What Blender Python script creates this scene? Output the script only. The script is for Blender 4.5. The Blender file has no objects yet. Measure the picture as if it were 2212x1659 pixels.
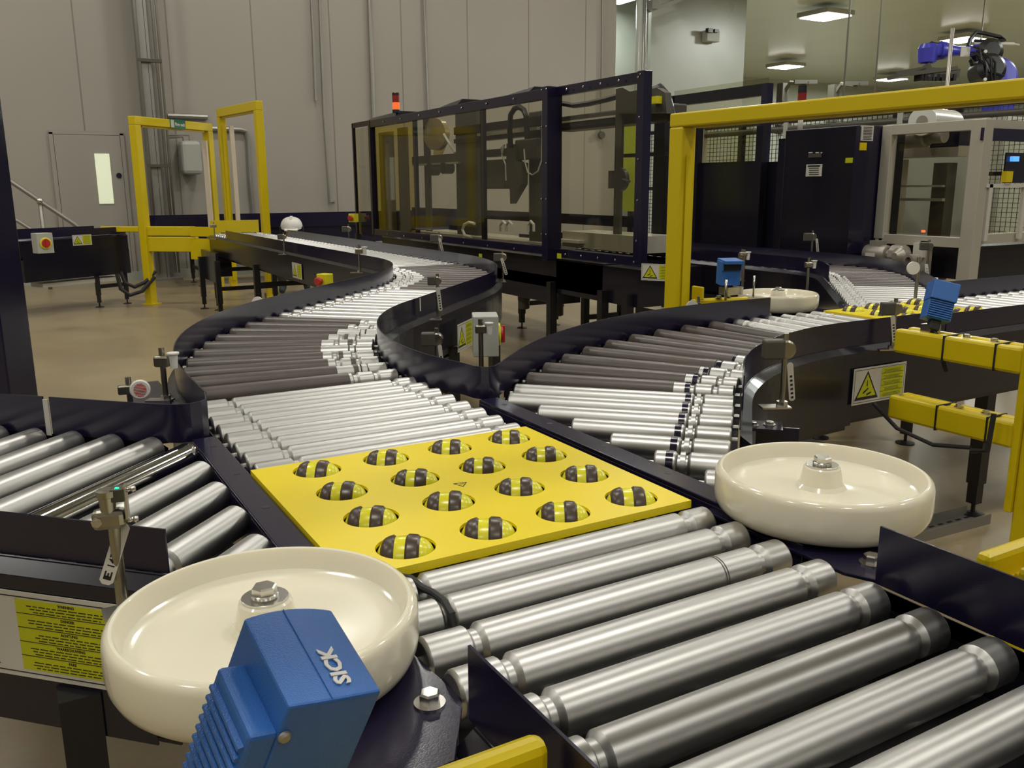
import bpy, math, random
from math import sin, cos, pi, radians, sqrt, atan2, degrees
from mathutils import Vector, Matrix
random.seed(7)
SC = bpy.context.scene
COL = SC.collection
# ------------------------------------------------------------------ camera
CAM = Vector((-0.42177, -1.40185, 1.24914)); FPX = 1901.1
RR = Vector((0.86690916, -0.49843726, -0.00536669))
DD = Vector((-0.1136085, -0.18708813, -0.97575158))
FW = Vector((0.4853469, 0.84649769, -0.21881512))
def ray(x, y): return FW + RR * ((x - 1106) / FPX) + DD * ((y - 829.5) / FPX)
def at(x, y, z):
    v = ray(x, y); return CAM + v * ((z - CAM.z) / v.z)
def pd(x, y, d): return CAM + ray(x, y) * d
def onx(x, y, X):
    v = ray(x, y); return CAM + v * ((X - CAM.x) / v.x)
def ony(x, y, Y):
    v = ray(x, y); return CAM + v * ((Y - CAM.y) / v.y)
cd = bpy.data.cameras.new('camera'); cam = bpy.data.objects.new('camera', cd); COL.objects.link(cam)
cam.matrix_world = Matrix(((RR.x, -DD.x, -FW.x, CAM.x), (RR.y, -DD.y, -FW.y, CAM.y), (RR.z, -DD.z, -FW.z, CAM.z), (0, 0, 0, 1)))
cd.sensor_width = 36; cd.lens = FPX * 36 / 2212; cd.clip_start = 0.02; cd.clip_end = 200
SC.camera = cam
SC.view_settings.view_transform = 'Standard'; SC.view_settings.look = 'None'
SC.view_settings.exposure = -0.3; SC.view_settings.gamma = 1.0

# ------------------------------------------------------------------ materials
def mat(name, col, rough=.5, metal=0, spec=.5, emis=None, es=0, noise=None, bump=None, coat=0, trans=0, alpha=1, sss=0, aniso=0):
    m = bpy.data.materials.new(name); m.use_nodes = True
    nt = m.node_tree; b = nt.nodes['Principled BSDF']
    b.inputs['Base Color'].default_value = (*col, 1); b.inputs['Roughness'].default_value = rough
    b.inputs['Metallic'].default_value = metal; b.inputs['Specular IOR Level'].default_value = spec
    if coat: b.inputs['Coat Weight'].default_value = coat; b.inputs['Coat Roughness'].default_value = .08
    if trans: b.inputs['Transmission Weight'].default_value = trans
    if alpha < 1: b.inputs['Alpha'].default_value = alpha
    if aniso: b.inputs['Anisotropic'].default_value = aniso
    if sss:
        b.inputs['Subsurface Weight'].default_value = sss; b.inputs['Subsurface Radius'].default_value = (1, .8, .5); b.inputs['Subsurface Scale'].default_value = .012
    if emis:
        b.inputs['Emission Color'].default_value = (*emis, 1); b.inputs['Emission Strength'].default_value = es
    if noise or bump:
        tc = nt.nodes.new('ShaderNodeTexCoord'); n = nt.nodes.new('ShaderNodeTexNoise')
        n.inputs['Scale'].default_value = (noise or bump)[0]; n.inputs['Detail'].default_value = 5
        nt.links.new(tc.outputs['Object'], n.inputs['Vector'])
        if noise:
            mx = nt.nodes.new('ShaderNodeMix'); mx.data_type = 'RGBA'
            k = noise[1]
            mx.inputs[6].default_value = (*[c * (1 - k) for c in col], 1); mx.inputs[7].default_value = (*[min(1, c * (1 + k)) for c in col], 1)
            nt.links.new(n.outputs['Fac'], mx.inputs[0]); nt.links.new(mx.outputs[2], b.inputs['Base Color'])
            mr = nt.nodes.new('ShaderNodeMapRange'); mr.inputs[3].default_value = max(.03, rough - .08); mr.inputs[4].default_value = rough + .08
            nt.links.new(n.outputs['Fac'], mr.inputs[0]); nt.links.new(mr.outputs[0], b.inputs['Roughness'])
        if bump:
            bp = nt.nodes.new('ShaderNodeBump'); bp.inputs['Strength'].default_value = bump[1]; bp.inputs['Distance'].default_value = .002
            n2 = nt.nodes.new('ShaderNodeTexNoise'); n2.inputs['Scale'].default_value = bump[0]; n2.inputs['Detail'].default_value = 2
            nt.links.new(tc.outputs['Object'], n2.inputs['Vector']); nt.links.new(n2.outputs['Fac'], bp.inputs['Height']); nt.links.new(bp.outputs[0], b.inputs['Normal'])
    return m
M = {}
M['steel'] = mat('galvanised_roller_steel', (.50, .495, .475), .39, 1)
M['chrome'] = mat('polished_roller_steel', (.7, .7, .7), .09, 1)
M['sleeve'] = mat('dark_rubber_sleeve', (.075, .058, .05), .38, 0, .6, noise=(20, .12))
M['navy'] = mat('navy_powder_coat', (.010, .008, .028), .19, 0, .5, bump=(700, .06), coat=.1)
M['navydk'] = mat('navy_side_panel', (.009, .008, .015), .24, 0, .4, coat=.12)
M['black'] = mat('black_metal', (.012, .011, .013), .35)
M['rubber'] = mat('black_rubber', (.012, .012, .012), .6)
M['yellow'] = mat('yellow_powder_coat', (.64, .49, .004), .33, 0, .5, noise=(6, .06))
M['plate'] = mat('yellow_cover_plate', (.76, .60, .0), .36, 0, .5, noise=(14, .03))
M['lemon'] = mat('yellow_wheel_plastic', (.70, .66, .02), .25, 0, .5)
M['tyre'] = mat('brown_polyurethane_tyre', (.056, .038, .025), .3, 0, .5)
M['nylon'] = mat('cream_cast_nylon', (.75, .71, .57), .14, 0, .5, sss=.35, coat=.25)
M['zinc'] = mat('zinc_plated_steel', (.62, .6, .56), .25, 1)
M['stainless'] = mat('matt_stainless_rod', (.36, .34, .28), .32, 1, noise=(30, .15))
M['blue'] = mat('blue_sensor_housing', (.03, .14, .46), .38, 0, .5, bump=(900, .25))
M['bluedk'] = mat('blue_robot_paint', (.045, .045, .42), .35)
M['white'] = mat('white_plastic', (.72, .7, .66), .4)
M['grey'] = mat('grey_enclosure_plastic', (.42, .43, .38), .45)
M['label'] = mat('white_label', (.55, .53, .47), .45)
M['ink'] = mat('black_print', (.01, .01, .01), .5)
M['warn'] = mat('warning_yellow', (.49, .51, .0), .45)
M['red'] = mat('red_plastic', (.45, .03, .02), .4)
M['redlens'] = mat('red_beacon_lens', (.25, .02, .015), .25)
M['amber'] = mat('amber_beacon_lit', (.7, .12, .03), .3, emis=(1, .16, .03), es=.8)
M['green'] = mat('green_sign', (.02, .14, .08), .4)
M['led'] = mat('green_led', (0, .8, .3), .4, emis=(0, 1, .25), es=4)
M['redled'] = mat('red_led', (.9, .1, .05), .4, emis=(1, .12, .04), es=3)
M['screen'] = mat('blue_display', (.1, .3, .9), .4, emis=(.08, .3, 1), es=1.6)
M['alu'] = mat('anodised_aluminium', (.5, .47, .39), .42, .35)
M['castalu'] = mat('cast_motor_housing', (.36, .33, .28), .4, .5, noise=(40, .2))
M['gearmotor'] = mat('dark_gearmotor', (.07, .065, .05), .45)
M['film'] = mat('rolled_clear_film', (.66, .66, .6), .22, 0, .5, coat=.4)
M['cream'] = mat('cream_light_grid', (.62, .54, .42), .5)
M['wallp'] = mat('white_wall_panel', (.33, .305, .265), .42, noise=(.7, .05))
M['wallg'] = mat('pale_green_panel', (.36, .375, .33), .3, noise=(1, .04))
M['seam'] = mat('panel_joint', (.22, .2, .17), .5)
M['door'] = mat('grey_steel_door', (.32, .30, .265), .4)
M['pipe'] = mat('galvanised_conduit', (.3, .29, .26), .4, .6)
M['lamp'] = mat('lamp_diffuser', (1, 1, 1), .4, emis=(1, .97, .9), es=14)
M['doorglass'] = mat('lit_door_window', (.7, .75, .55), .3, emis=(.8, .84, .6), es=.55)
M['mesh'] = mat('fence_mesh_wire', (.03, .03, .03), .5)
M['skin'] = mat('skin', (.42, .25, .18), .5)
M['cloth'] = mat('dark_workwear', (.05, .06, .06), .8)
M['handwheel'] = mat('grey_handwheel', (.06, .055, .06), .4)
M['reel'] = mat('amber_film_reel', (.26, .21, .10), .3)
M['lime'] = mat('lime_panel', (.42, .48, .03), .45)
def clear(name, col, a, rough=.04):
    m = bpy.data.materials.new(name); m.use_nodes = True; nt = m.node_tree
    for n in list(nt.nodes):
        if n.type != 'OUTPUT_MATERIAL': nt.nodes.remove(n)
    out = [n for n in nt.nodes if n.type == 'OUTPUT_MATERIAL'][0]
    t = nt.nodes.new('ShaderNodeBsdfTransparent'); t.inputs[0].default_value = (*col, 1)
    g = nt.nodes.new('ShaderNodeBsdfGlossy'); g.inputs['Roughness'].default_value = rough; g.inputs[0].default_value = (.9, .9, .9, 1)
    f = nt.nodes.new('ShaderNodeFresnel'); f.inputs[0].default_value = 1.45
    ge = nt.nodes.new('ShaderNodeNewGeometry'); iv = nt.nodes.new('ShaderNodeMath'); iv.operation = 'SUBTRACT'; iv.inputs[0].default_value = 1; nt.links.new(ge.outputs['Backfacing'], iv.inputs[1])
    ml = nt.nodes.new('ShaderNodeMath'); ml.operation = 'MULTIPLY'; nt.links.new(f.outputs[0], ml.inputs[0]); nt.links.new(iv.outputs[0], ml.inputs[1])
    mx = nt.nodes.new('ShaderNodeMixShader'); nt.links.new(ml.outputs[0], mx.inputs[0]); nt.links.new(t.outputs[0], mx.inputs[1]); nt.links.new(g.outputs[0], mx.inputs[2])
    nt.links.new(mx.outputs[0], out.inputs[0]); return m
M['clear'] = clear('clear_polycarbonate', (.86, .85, .78), .8)
M['smoke'] = clear('smoked_polycarbonate', (.5, .48, .46), .5)
M['tinted'] = clear('yellowed_polycarbonate', (.74, .68, .42), .6)
M['belt'] = mat('clear_drive_belt', (.22, .2, .15), .12, 0, .8, coat=.6)

def concrete():
    m = bpy.data.materials.new('resin_floor'); m.use_nodes = True; nt = m.node_tree; b = nt.nodes['Principled BSDF']
    tc = nt.nodes.new('ShaderNodeTexCoord'); n = nt.nodes.new('ShaderNodeTexNoise'); n.inputs['Scale'].default_value = .9; n.inputs['Detail'].default_value = 8; n.inputs['Roughness'].default_value = .65
    n2 = nt.nodes.new('ShaderNodeTexNoise'); n2.inputs['Scale'].default_value = 40; n2.inputs['Detail'].default_value = 3
    nt.links.new(tc.outputs['Object'], n.inputs[0]); nt.links.new(tc.outputs['Object'], n2.inputs[0])
    cr = nt.nodes.new('ShaderNodeValToRGB'); cr.color_ramp.elements[0].position = .3; cr.color_ramp.elements[1].position = .72
    cr.color_ramp.elements[0].color = (.27, .21, .12, 1); cr.color_ramp.elements[1].color = (.38, .305, .18, 1)
    nt.links.new(n.outputs['Fac'], cr.inputs[0])
    mx = nt.nodes.new('ShaderNodeMix'); mx.data_type = 'RGBA'; mx.blend_type = 'MULTIPLY'; mx.inputs[0].default_value = .25
    nt.links.new(cr.outputs[0], mx.inputs[6]); nt.links.new(n2.outputs['Color'], mx.inputs[7]); nt.links.new(mx.outputs[2], b.inputs['Base Color'])
    mr = nt.nodes.new('ShaderNodeMapRange'); mr.inputs[3].default_value = .2; mr.inputs[4].default_value = .45
    nt.links.new(n.outputs['Fac'], mr.inputs[0]); nt.links.new(mr.outputs[0], b.inputs['Roughness'])
    return m
M['floor'] = concrete()
def panelled(name, col, step, axis, w=.012, rough=.4):
    """sandwich-panel sheet with a narrow joint every step metres along one axis"""
    m = bpy.data.materials.new(name); m.use_nodes = True; nt = m.node_tree; b = nt.nodes['Principled BSDF']
    tc = nt.nodes.new('ShaderNodeTexCoord'); sp = nt.nodes.new('ShaderNodeSeparateXYZ'); nt.links.new(tc.outputs['Object'], sp.inputs[0])
    md = nt.nodes.new('ShaderNodeMath'); md.operation = 'MODULO'; md.inputs[1].default_value = step
    ad = nt.nodes.new('ShaderNodeMath'); ad.operation = 'ADD'; ad.inputs[1].default_value = 100 * step
    nt.links.new(sp.outputs[axis], ad.inputs[0]); nt.links.new(ad.outputs[0], md.inputs[0])
    lt = nt.nodes.new('ShaderNodeMath'); lt.operation = 'LESS_THAN'; lt.inputs[1].default_value = w; nt.links.new(md.outputs[0], lt.inputs[0])
    n = nt.nodes.new('ShaderNodeTexNoise'); n.inputs['Scale'].default_value = .5; n.inputs['Detail'].default_value = 4; nt.links.new(tc.outputs['Object'], n.inputs[0])
    mx0 = nt.nodes.new('ShaderNodeMix'); mx0.data_type = 'RGBA'; mx0.inputs[6].default_value = (*[c * .93 for c in col], 1); mx0.inputs[7].default_value = (*[c * 1.07 for c in col], 1)
    nt.links.new(n.outputs['Fac'], mx0.inputs[0])
    mx = nt.nodes.new('ShaderNodeMix'); mx.data_type = 'RGBA'; mx.inputs[7].default_value = (*[c * .6 for c in col], 1)
    nt.links.new(lt.outputs[0], mx.inputs[0]); nt.links.new(mx0.outputs[2], mx.inputs[6]); nt.links.new(mx.outputs[2], b.inputs['Base Color'])
    b.inputs['Roughness'].default_value = rough
    return m
M['ceilp'] = panelled('ceiling_panels', (.52, .54, .46), 60, 1, .0, .2)
M['backp'] = panelled('back_wall_panels', (.345, .32, .275), 1.15, 0, .02, .4)
M['farp'] = panelled('far_wall_panels', (.40, .42, .36), 1.2, 1, .02, .35)

# ------------------------------------------------------------------ mesh builder
class MB:
    def __init__(s): s.v = []; s.f = []; s.sm = []; s.mi = []
    def add(s, vs, fs, smooth=False, mi=0):
        o = len(s.v); s.v += [Vector(v) for v in vs]; s.f += [tuple(i + o for i in f) for f in fs]; s.sm += [smooth] * len(fs); s.mi += [mi] * len(fs); return s
    def box(s, c, d, rz=0, mi=0, m3=None):
        c = Vector(c); hx, hy, hz = d[0] / 2, d[1] / 2, d[2] / 2
        R = m3 if m3 is not None else Matrix.Rotation(rz, 3, 'Z')
        vs = [c + R @ Vector((x * hx, y * hy, z * hz)) for z in (-1, 1) for y in (-1, 1) for x in (-1, 1)]
        return s.add(vs, [(0, 2, 3, 1), (4, 5, 7, 6), (0, 1, 5, 4), (2, 6, 7, 3), (0, 4, 6, 2), (1, 3, 7, 5)], mi=mi)
    def bar(s, a, b, w, h, mi=0, up=Vector((0, 0, 1))):
        """box beam from a to b (centres), width w sideways, h upward"""
        a, b = Vector(a), Vector(b); d = (b - a); L = d.length; d.normalize()
        u = up
        if abs(d.dot(u)) > .99: u = Vector((1, 0, 0))
        sd = d.cross(u).normalized(); u2 = sd.cross(d)
        m3 = Matrix((d, sd, u2)).transposed()
        return s.box((a + b) / 2, (L, w, h), mi=mi, m3=m3)
    def lathe(s, o, d, prof, seg=24, mi=0, smooth=True, cap=True):
        o = Vector(o); d = Vector(d).normalized()
        a = d.orthogonal().normalized() if abs(d.z) < .99 else Vector((1, 0, 0)); b = d.cross(a)
        vs = []
        for t, r in prof:
            for i in range(seg):
                th = 2 * pi * i / seg; vs.append(o + d * t + (a * cos(th) + b * sin(th)) * r)
        n = len(prof); fs = []
        for k in range(n - 1):
            for i in range(seg):
                j = (i + 1) % seg; fs.append((k * seg + i, k * seg + j, (k + 1) * seg + j, (k + 1) * seg + i))
        s.add(vs, fs, smooth, mi)
        if cap:
            o0 = len(s.v) - len(vs)
            s.f.append(tuple(o0 + i for i in range(seg))[::-1]); s.f.append(tuple(o0 + (n - 1) * seg + i for i in range(seg))); s.sm += [False, False]; s.mi += [mi, mi]
        return s
    def cyl(s, a, b, r, seg=20, mi=0, ch=0):
        a, b = Vector(a), Vector(b); L = (b - a).length
        if ch: pr = [(0, r - ch), (ch * .3, r - ch * .3), (ch, r), (L - ch, r), (L - ch * .3, r - ch * .3), (L, r - ch)]
        else: pr = [(0, r), (L, r)]
        return s.lathe(a, b - a, pr, seg, mi)
    def tube(s, pts, r, seg=8, mi=0):
        pts = [Vector(p) for p in pts]; n = len(pts); vs = []; prev = None
        for i, p in enumerate(pts):
            d = (pts[min(i + 1, n - 1)] - pts[max(i - 1, 0)]).normalized()
            if prev is None: a = d.orthogonal().normalized()
            else: a = (prev - d * prev.dot(d)).normalized()
            prev = a; b = d.cross(a)
            for k in range(seg):
                th = 2 * pi * k / seg; vs.append(p + (a * cos(th) + b * sin(th)) * r)
        fs = [(i * seg + k, i * seg + (k + 1) % seg, (i + 1) * seg + (k + 1) % seg, (i + 1) * seg + k) for i in range(n - 1) for k in range(seg)]
        fs += [tuple(range(seg))[::-1], tuple((n - 1) * seg + k for k in range(seg))]
        return s.add(vs, fs, True, mi)
    def sheet(s, pts, z0, z1, t, mi=0, side=1, smooth=True):
        """vertical sheet along a 2D polyline, thickness t towards its left (side=1) or right"""
        n = len(pts); nor = []
        for i in range(n):
            a = Vector(pts[max(i - 1, 0)][:2]); b = Vector(pts[min(i + 1, n - 1)][:2]); d = (b - a).normalized(); nor.append(Vector((-d.y, d.x)) * side)
        vs = []
        for p, q in zip(pts, nor):
            for (off, z) in ((0, z0), (0, z1), (t, z1), (t, z0)): vs.append((p[0] + q.x * off, p[1] + q.y * off, z))
        fs = []
        for i in range(n - 1):
            for k in range(4):
                fs.append((i * 4 + k, i * 4 + (k + 1) % 4, (i + 1) * 4 + (k + 1) % 4, (i + 1) * 4 + k))
        fs += [(0, 1, 2, 3), tuple((n - 1) * 4 + k for k in (3, 2, 1, 0))]
        return s.add(vs, fs, smooth and n > 4, mi)
    def prism(s, poly, z0, z1, mi=0):
        n = len(poly); vs = [(p[0], p[1], z0) for p in poly] + [(p[0], p[1], z1) for p in poly]
        fs = [tuple(range(n))[::-1], tuple(range(n, 2 * n))] + [(i, (i + 1) % n, n + (i + 1) % n, n + i) for i in range(n)]
        return s.add(vs, fs, False, mi)
    def eprism(s, o, ax, ay, az, poly, depth, mi=0):
        """extrude a 2D polygon given in the plane (ax, ay) at o by depth along az"""
        o, ax, ay, az = Vector(o), Vector(ax), Vector(ay), Vector(az); n = len(poly)
        vs = [o + ax * p[0] + ay * p[1] for p in poly]; vs += [v + az * depth for v in vs]
        fs = [tuple(range(n))[::-1], tuple(range(n, 2 * n))] + [(i, (i + 1) % n, n + (i + 1) % n, n + i) for i in range(n)]
        return s.add(vs, fs, False, mi)
    def xf(s, mtx):
        s.v = [mtx @ v for v in s.v]; return s
    def build(s, name, mats, parent=None, bevel=0, origin=None):
        if not isinstance(mats, (list, tuple)): mats = [mats]
        if origin is None:
            xs = [v.x for v in s.v]; ys = [v.y for v in s.v]; zs = [v.z for v in s.v]
            origin = Vector(((min(xs) + max(xs)) / 2, (min(ys) + max(ys)) / 2, min(zs)))
        me = bpy.data.meshes.new(name); me.from_pydata([v - origin for v in s.v], [], s.f)
        for m in mats: me.materials.append(m)
        for p, a, b in zip(me.polygons, s.sm, s.mi): p.use_smooth = a; p.material_index = b
        import bmesh
        bm = bmesh.new(); bm.from_mesh(me); bmesh.ops.recalc_face_normals(bm, faces=bm.faces)
        for e in bm.edges:
            if len(e.link_faces) == 2 and e.calc_face_angle(0) > .5: e.smooth = False
        bm.to_mesh(me); bm.free()
        o = bpy.data.objects.new(name, me); COL.objects.link(o)
        W = WORLD.get(parent, Vector((0, 0, 0))) if parent else Vector((0, 0, 0))
        if parent: o.parent = parent
        o.location = origin - W; WORLD[o] = Vector(origin)
        if bevel:
            md = o.modifiers.new('bevel', 'BEVEL'); md.width = bevel; md.segments = 2; md.limit_method = 'ANGLE'; md.angle_limit = radians(40)
        return o
WORLD = {}
def tag(o, label=None, cat=None, group=None, kind=None):
    if label: o['label'] = label
    if cat: o['category'] = cat
    if group: o['group'] = group
    if kind: o['kind'] = kind
    return o
def thing(name, loc, label, cat, group=None):
    e = bpy.data.objects.new(name, None); COL.objects.link(e); e.location = loc; e.empty_display_size = .05
    WORLD[e] = Vector(loc); return tag(e, label, cat, group)
def struct(name, mb, m):
    return tag(mb.build(name, m), kind='structure')
def copy_tree(o, parent=None):
    c = o.copy(); COL.objects.link(c); c.parent = parent
    WORLD[c] = Vector(c.location)
    for ch in list(o.children): copy_tree(ch, c)
    return c
def text_mesh(name, body, size, m, parent, loc, ax, ay, extrude=.0004, bold=0, align='LEFT', spacing=1):
    cu = bpy.data.curves.new('tmp', 'FONT'); cu.body = body; cu.size = size; cu.extrude = extrude; cu.offset = bold; cu.align_x = align; cu.space_character = spacing; cu.resolution_u = 2
    ob = bpy.data.objects.new('tmp', cu); COL.objects.link(ob)
    dg = bpy.context.evaluated_depsgraph_get(); me = bpy.data.meshes.new_from_object(ob.evaluated_get(dg)); bpy.data.objects.remove(ob)
    me.name = name; me.materials.clear(); me.materials.append(m)
    ax = Vector(ax).normalized(); ay = Vector(ay).normalized(); az = ax.cross(ay)
    R = Matrix((ax, ay, az)).transposed()
    me.transform(R.to_4x4())
    o = bpy.data.objects.new(name, me); COL.objects.link(o); o.parent = parent
    o.location = Vector(loc) - WORLD.get(parent, Vector((0, 0, 0))); return o

# ------------------------------------------------------------------ shared conveyor pieces
ZT = .78; RAD = .025; ZA = ZT - RAD; GH = .843
def hexbolt(mb, c, r=.009, h=.007, ax=(0, 0, 1), mi=0):
    ax = Vector(ax); mb.lathe(c, ax, [(0, r * 1.5), (.0018, r * 1.5)], 16, mi); mb.lathe(Vector(c) + ax * .0018, ax, [(0, r), (h * .85, r), (h, r * .85)], 6, mi, smooth=False)
def roller(parent, a, b, grooves=(), sleeve=None, m='steel', label=None, seg=28, caps=True):
    """roller from a to b (2D), groove positions measured from a, sleeve=(t0,t1) covered in dark rubber"""
    a = Vector((a[0], a[1], ZA)); b = Vector((b[0], b[1], ZA)); L = (b - a).length; d = (b - a) / L
    if L < .03: return None
    pr = [(0, .021), (.0015, .0235), (.004, RAD)]
    for g in sorted(grooves):
        if .012 < g < L - .012: pr += [(g - .010, RAD), (g - .0085, RAD - .0012), (g - .005, RAD - .0062), (g + .003, RAD - .0062), (g + .0075, RAD - .0012), (g + .009, RAD)]
    pr += [(L - .004, RAD), (L - .0015, .0235), (L, .021)]
    mb = MB().lathe(a, d, pr, seg)
    mb.cyl(a - d * .012, a, .0055, 8); mb.cyl(b, b + d * .012, .0055, 8)
    r = mb.build('roller', M[m], parent)
    if label: r['label'] = label
    if sleeve:
        t0, t1 = sleeve
        MB().lathe(a + d * t0, d, [(0, RAD), (.001, RAD + .0016), (t1 - t0 - .001, RAD + .0016), (t1 - t0, RAD)], seg).build('rubber_sleeve', M['sleeve'], r)
    return r
def arc(c, R, a0, a1, n):
    return [(c[0] + R * cos(radians(a0 + (a1 - a0) * i / n)), c[1] + R * sin(radians(a0 + (a1 - a0) * i / n))) for i in range(n + 1)]
def offset(pts, d):
    out = []
    for i, p in enumerate(pts):
        a = Vector(pts[max(i - 1, 0)][:2]); b = Vector(pts[min(i + 1, len(pts) - 1)][:2]); t = (b - a).normalized()
        out.append((p[0] - t.y * d, p[1] + t.x * d))
    return out
def side(parent, pts, sgn, zb=.56, guard=True, gpts=None, ledge=.028):
    """side channel (outward = sgn*left of travel) and guard strip"""
    mb = MB(); po = offset(pts, sgn * .004)
    mb.sheet(po, zb, .765, .003, side=sgn)                                  # web
    l2 = offset(pts, sgn * ledge)
    # sloping ledge from the web top down to the outer skirt
    n = len(pts); vs = []
    for p, q in zip(po, l2): vs += [(p[0], p[1], .766), (q[0], q[1], .748), (q[0], q[1], .728), (p[0], p[1], .744)]
    fs = [(i * 4 + k, i * 4 + (k + 1) % 4, (i + 1) * 4 + (k + 1) % 4, (i + 1) * 4 + k) for i in range(n - 1) for k in range(4)] + [(0, 1, 2, 3), tuple((n - 1) * 4 + k for k in (3, 2, 1, 0))]
    mb.add(vs, fs)
    mb.sheet(offset(pts, sgn * (ledge - .006)), zb + .02, .74, .003, side=sgn)
    mb.build('side_frame', M['navydk'], parent)
    if guard:
        MB().sheet(gpts or pts, .768, GH, .003, side=sgn).build('side_guard', M['navy'], parent)
def leg(parent, x, y, top=.6, w=.05, name='leg'):
    mb = MB().box((x, y, (top + .13) / 2), (w, w, top - .13)); mb.box((x, y, .1), (w * .8, w * .8, .1))
    mb.cyl((x, y, .012), (x, y, .08), .008, 8).lathe((x, y, 0), (0, 0, 1), [(0, .045), (.006, .045), (.014, .015)], 16)
    return mb.build(name, M['black'], parent)
def trestle(parent, x, y, ang, half=.28, top=.6):
    d = Vector((cos(ang), sin(ang), 0)) * half
    leg(parent, x + d.x, y + d.y, top); leg(parent, x - d.x, y - d.y, top)
    MB().bar((x - d.x, y - d.y, .22), (x + d.x, y + d.y, .22), .03, .04).bar((x - d.x, y - d.y, .42), (x + d.x, y + d.y, .42), .03, .04).build('cross_bar', M['black'], parent)

# =================================================================== LANE A : main lane
laneA = thing('roller_conveyor', (.185, -.5, 0), 'main roller conveyor from the foreground past the near yellow plate to the first bend', 'conveyor')
k = 0
for v in (3.71, 4.27, 4.88, 5.48, 6.1, 6.72, 7.34, 7.95, 8.56):
    y = -v * .125 - .003
    gr = [.062, .485]
    r = roller(laneA, (-.083, y), (.45, y), gr, seg=48)
    k += 1
    if v == 4.88:
        MB().lathe((.33, y, ZA), (1, 0, 0), [(0, RAD + .0003), (.0016, RAD + .0003)], 48, cap=False).lathe((.334, y, ZA), (1, 0, 0), [(0, RAD + .0003), (.0016, RAD + .0003)], 48, cap=False).build('scored_ring', M['sleeve'], r)
for i in range(8):
    y = .0955 + .0745 * i
    roller(laneA, (-.083, y), (.45, y), [.075, .475], seg=32)
# round drive belts hooked over neighbouring rollers
def belt(parent, p, q, r=.0215, rb=.0035):
    """belt looped round two roller grooves at 3D points p, q (roller axes along X there)"""
    p, q = Vector(p), Vector(q); d = (q - p).normalized(); u = Vector((0, 0, 1)); pts = []
    for i in range(13): a = pi / 2 + pi * i / 12; pts.append(p + (d * cos(a) + u * sin(a)) * r)
    for i in range(13): a = -pi / 2 + pi * i / 12; pts.append(q + (d * cos(a) + u * sin(a)) * r)
    pts.append(pts[0]); MB().tube(pts, rb, 8).build('drive_belt', M['belt'], parent)
yy = [-v * .125 - .003 for v in (3.71, 4.27, 4.88, 5.48, 6.1, 6.72, 7.34, 7.95)]

MB().tube([(-.034, -.44, .772), (-.030, -.462, .778), (-.024, -.485, .773), (-.021, -.51, .776), (-.020, -.537, .777), (-.020, -.556, .768), (-.020, -.561, .755)], .0042, 8).tube([(-.026, -.455, .771), (-.022, -.48, .768), (-.017, -.51, .772), (-.016, -.537, .773), (-.016, -.555, .766)], .0035, 8).build('drive_belt', M['rubber'], laneA)
# rails either side of the transfer plate
for x0, x1 in ((-.144, -.099), (.484, .532)):
    mb = MB().prism([(x0, -.62), (x1, -.62), (x1, .33), (x0, .33)], .768, .775); mb.prism([(x0, -.62), (x0 + .003, -.62), (x0 + .003, .33), (x0, .33)], .6, .768)
    mb.prism([(x1 - .003, -.62), (x1, -.62), (x1, .33), (x1 - .003, .33)], .6, .768)
    ra = mb.build('rail', M['navy'], laneA, bevel=.0015)
    for y in (.26, .0715, -.1155, -.3, -.45):
        MB().lathe(((x0 + x1) / 2 + .004, y, .7745), (0, 0, 1), [(0, .006), (.0008, .006)], 14).build('bolt_hole', M['ink'], ra)
def under(parent, poly, z=.69):
    MB().prism(poly, z, z + .006).build('base_pan', M['black'], parent)
# side frames and guards of the near end
side(laneA, [(-.09, -1.5), (-.09, -.76)], 1, gpts=[(-.093, -1.5), (-.093, -.75)])
side(laneA, [(.462, -1.5), (.462, -.76)], -1, gpts=[(.468, -1.5), (.468, -.75)])
under(laneA, [(-.09, -1.5), (.465, -1.5), (.465, .62), (-.09, .62)])
for yb in (-.58, -.64, -.72, -.80, -.875, -.95, -1.03):
    mb = MB(); 
    for xb in (.05, .17, .30, .40): mb.lathe((xb + .02 * sin(yb * 90), yb, .7), (0, 0, 1), [(0, .009), (.012, .009), (.02, .004)], 10)
    mb.build('floor_screw', M['zinc'], laneA)
side(laneA, [(-.09, .36), (-.09, .64)], 1, guard=False)
for x, y in ((-.1, -1.0), (.47, -1.0), (-.12, .15), (.5, .15)): leg(laneA, x, y, .6)

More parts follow.
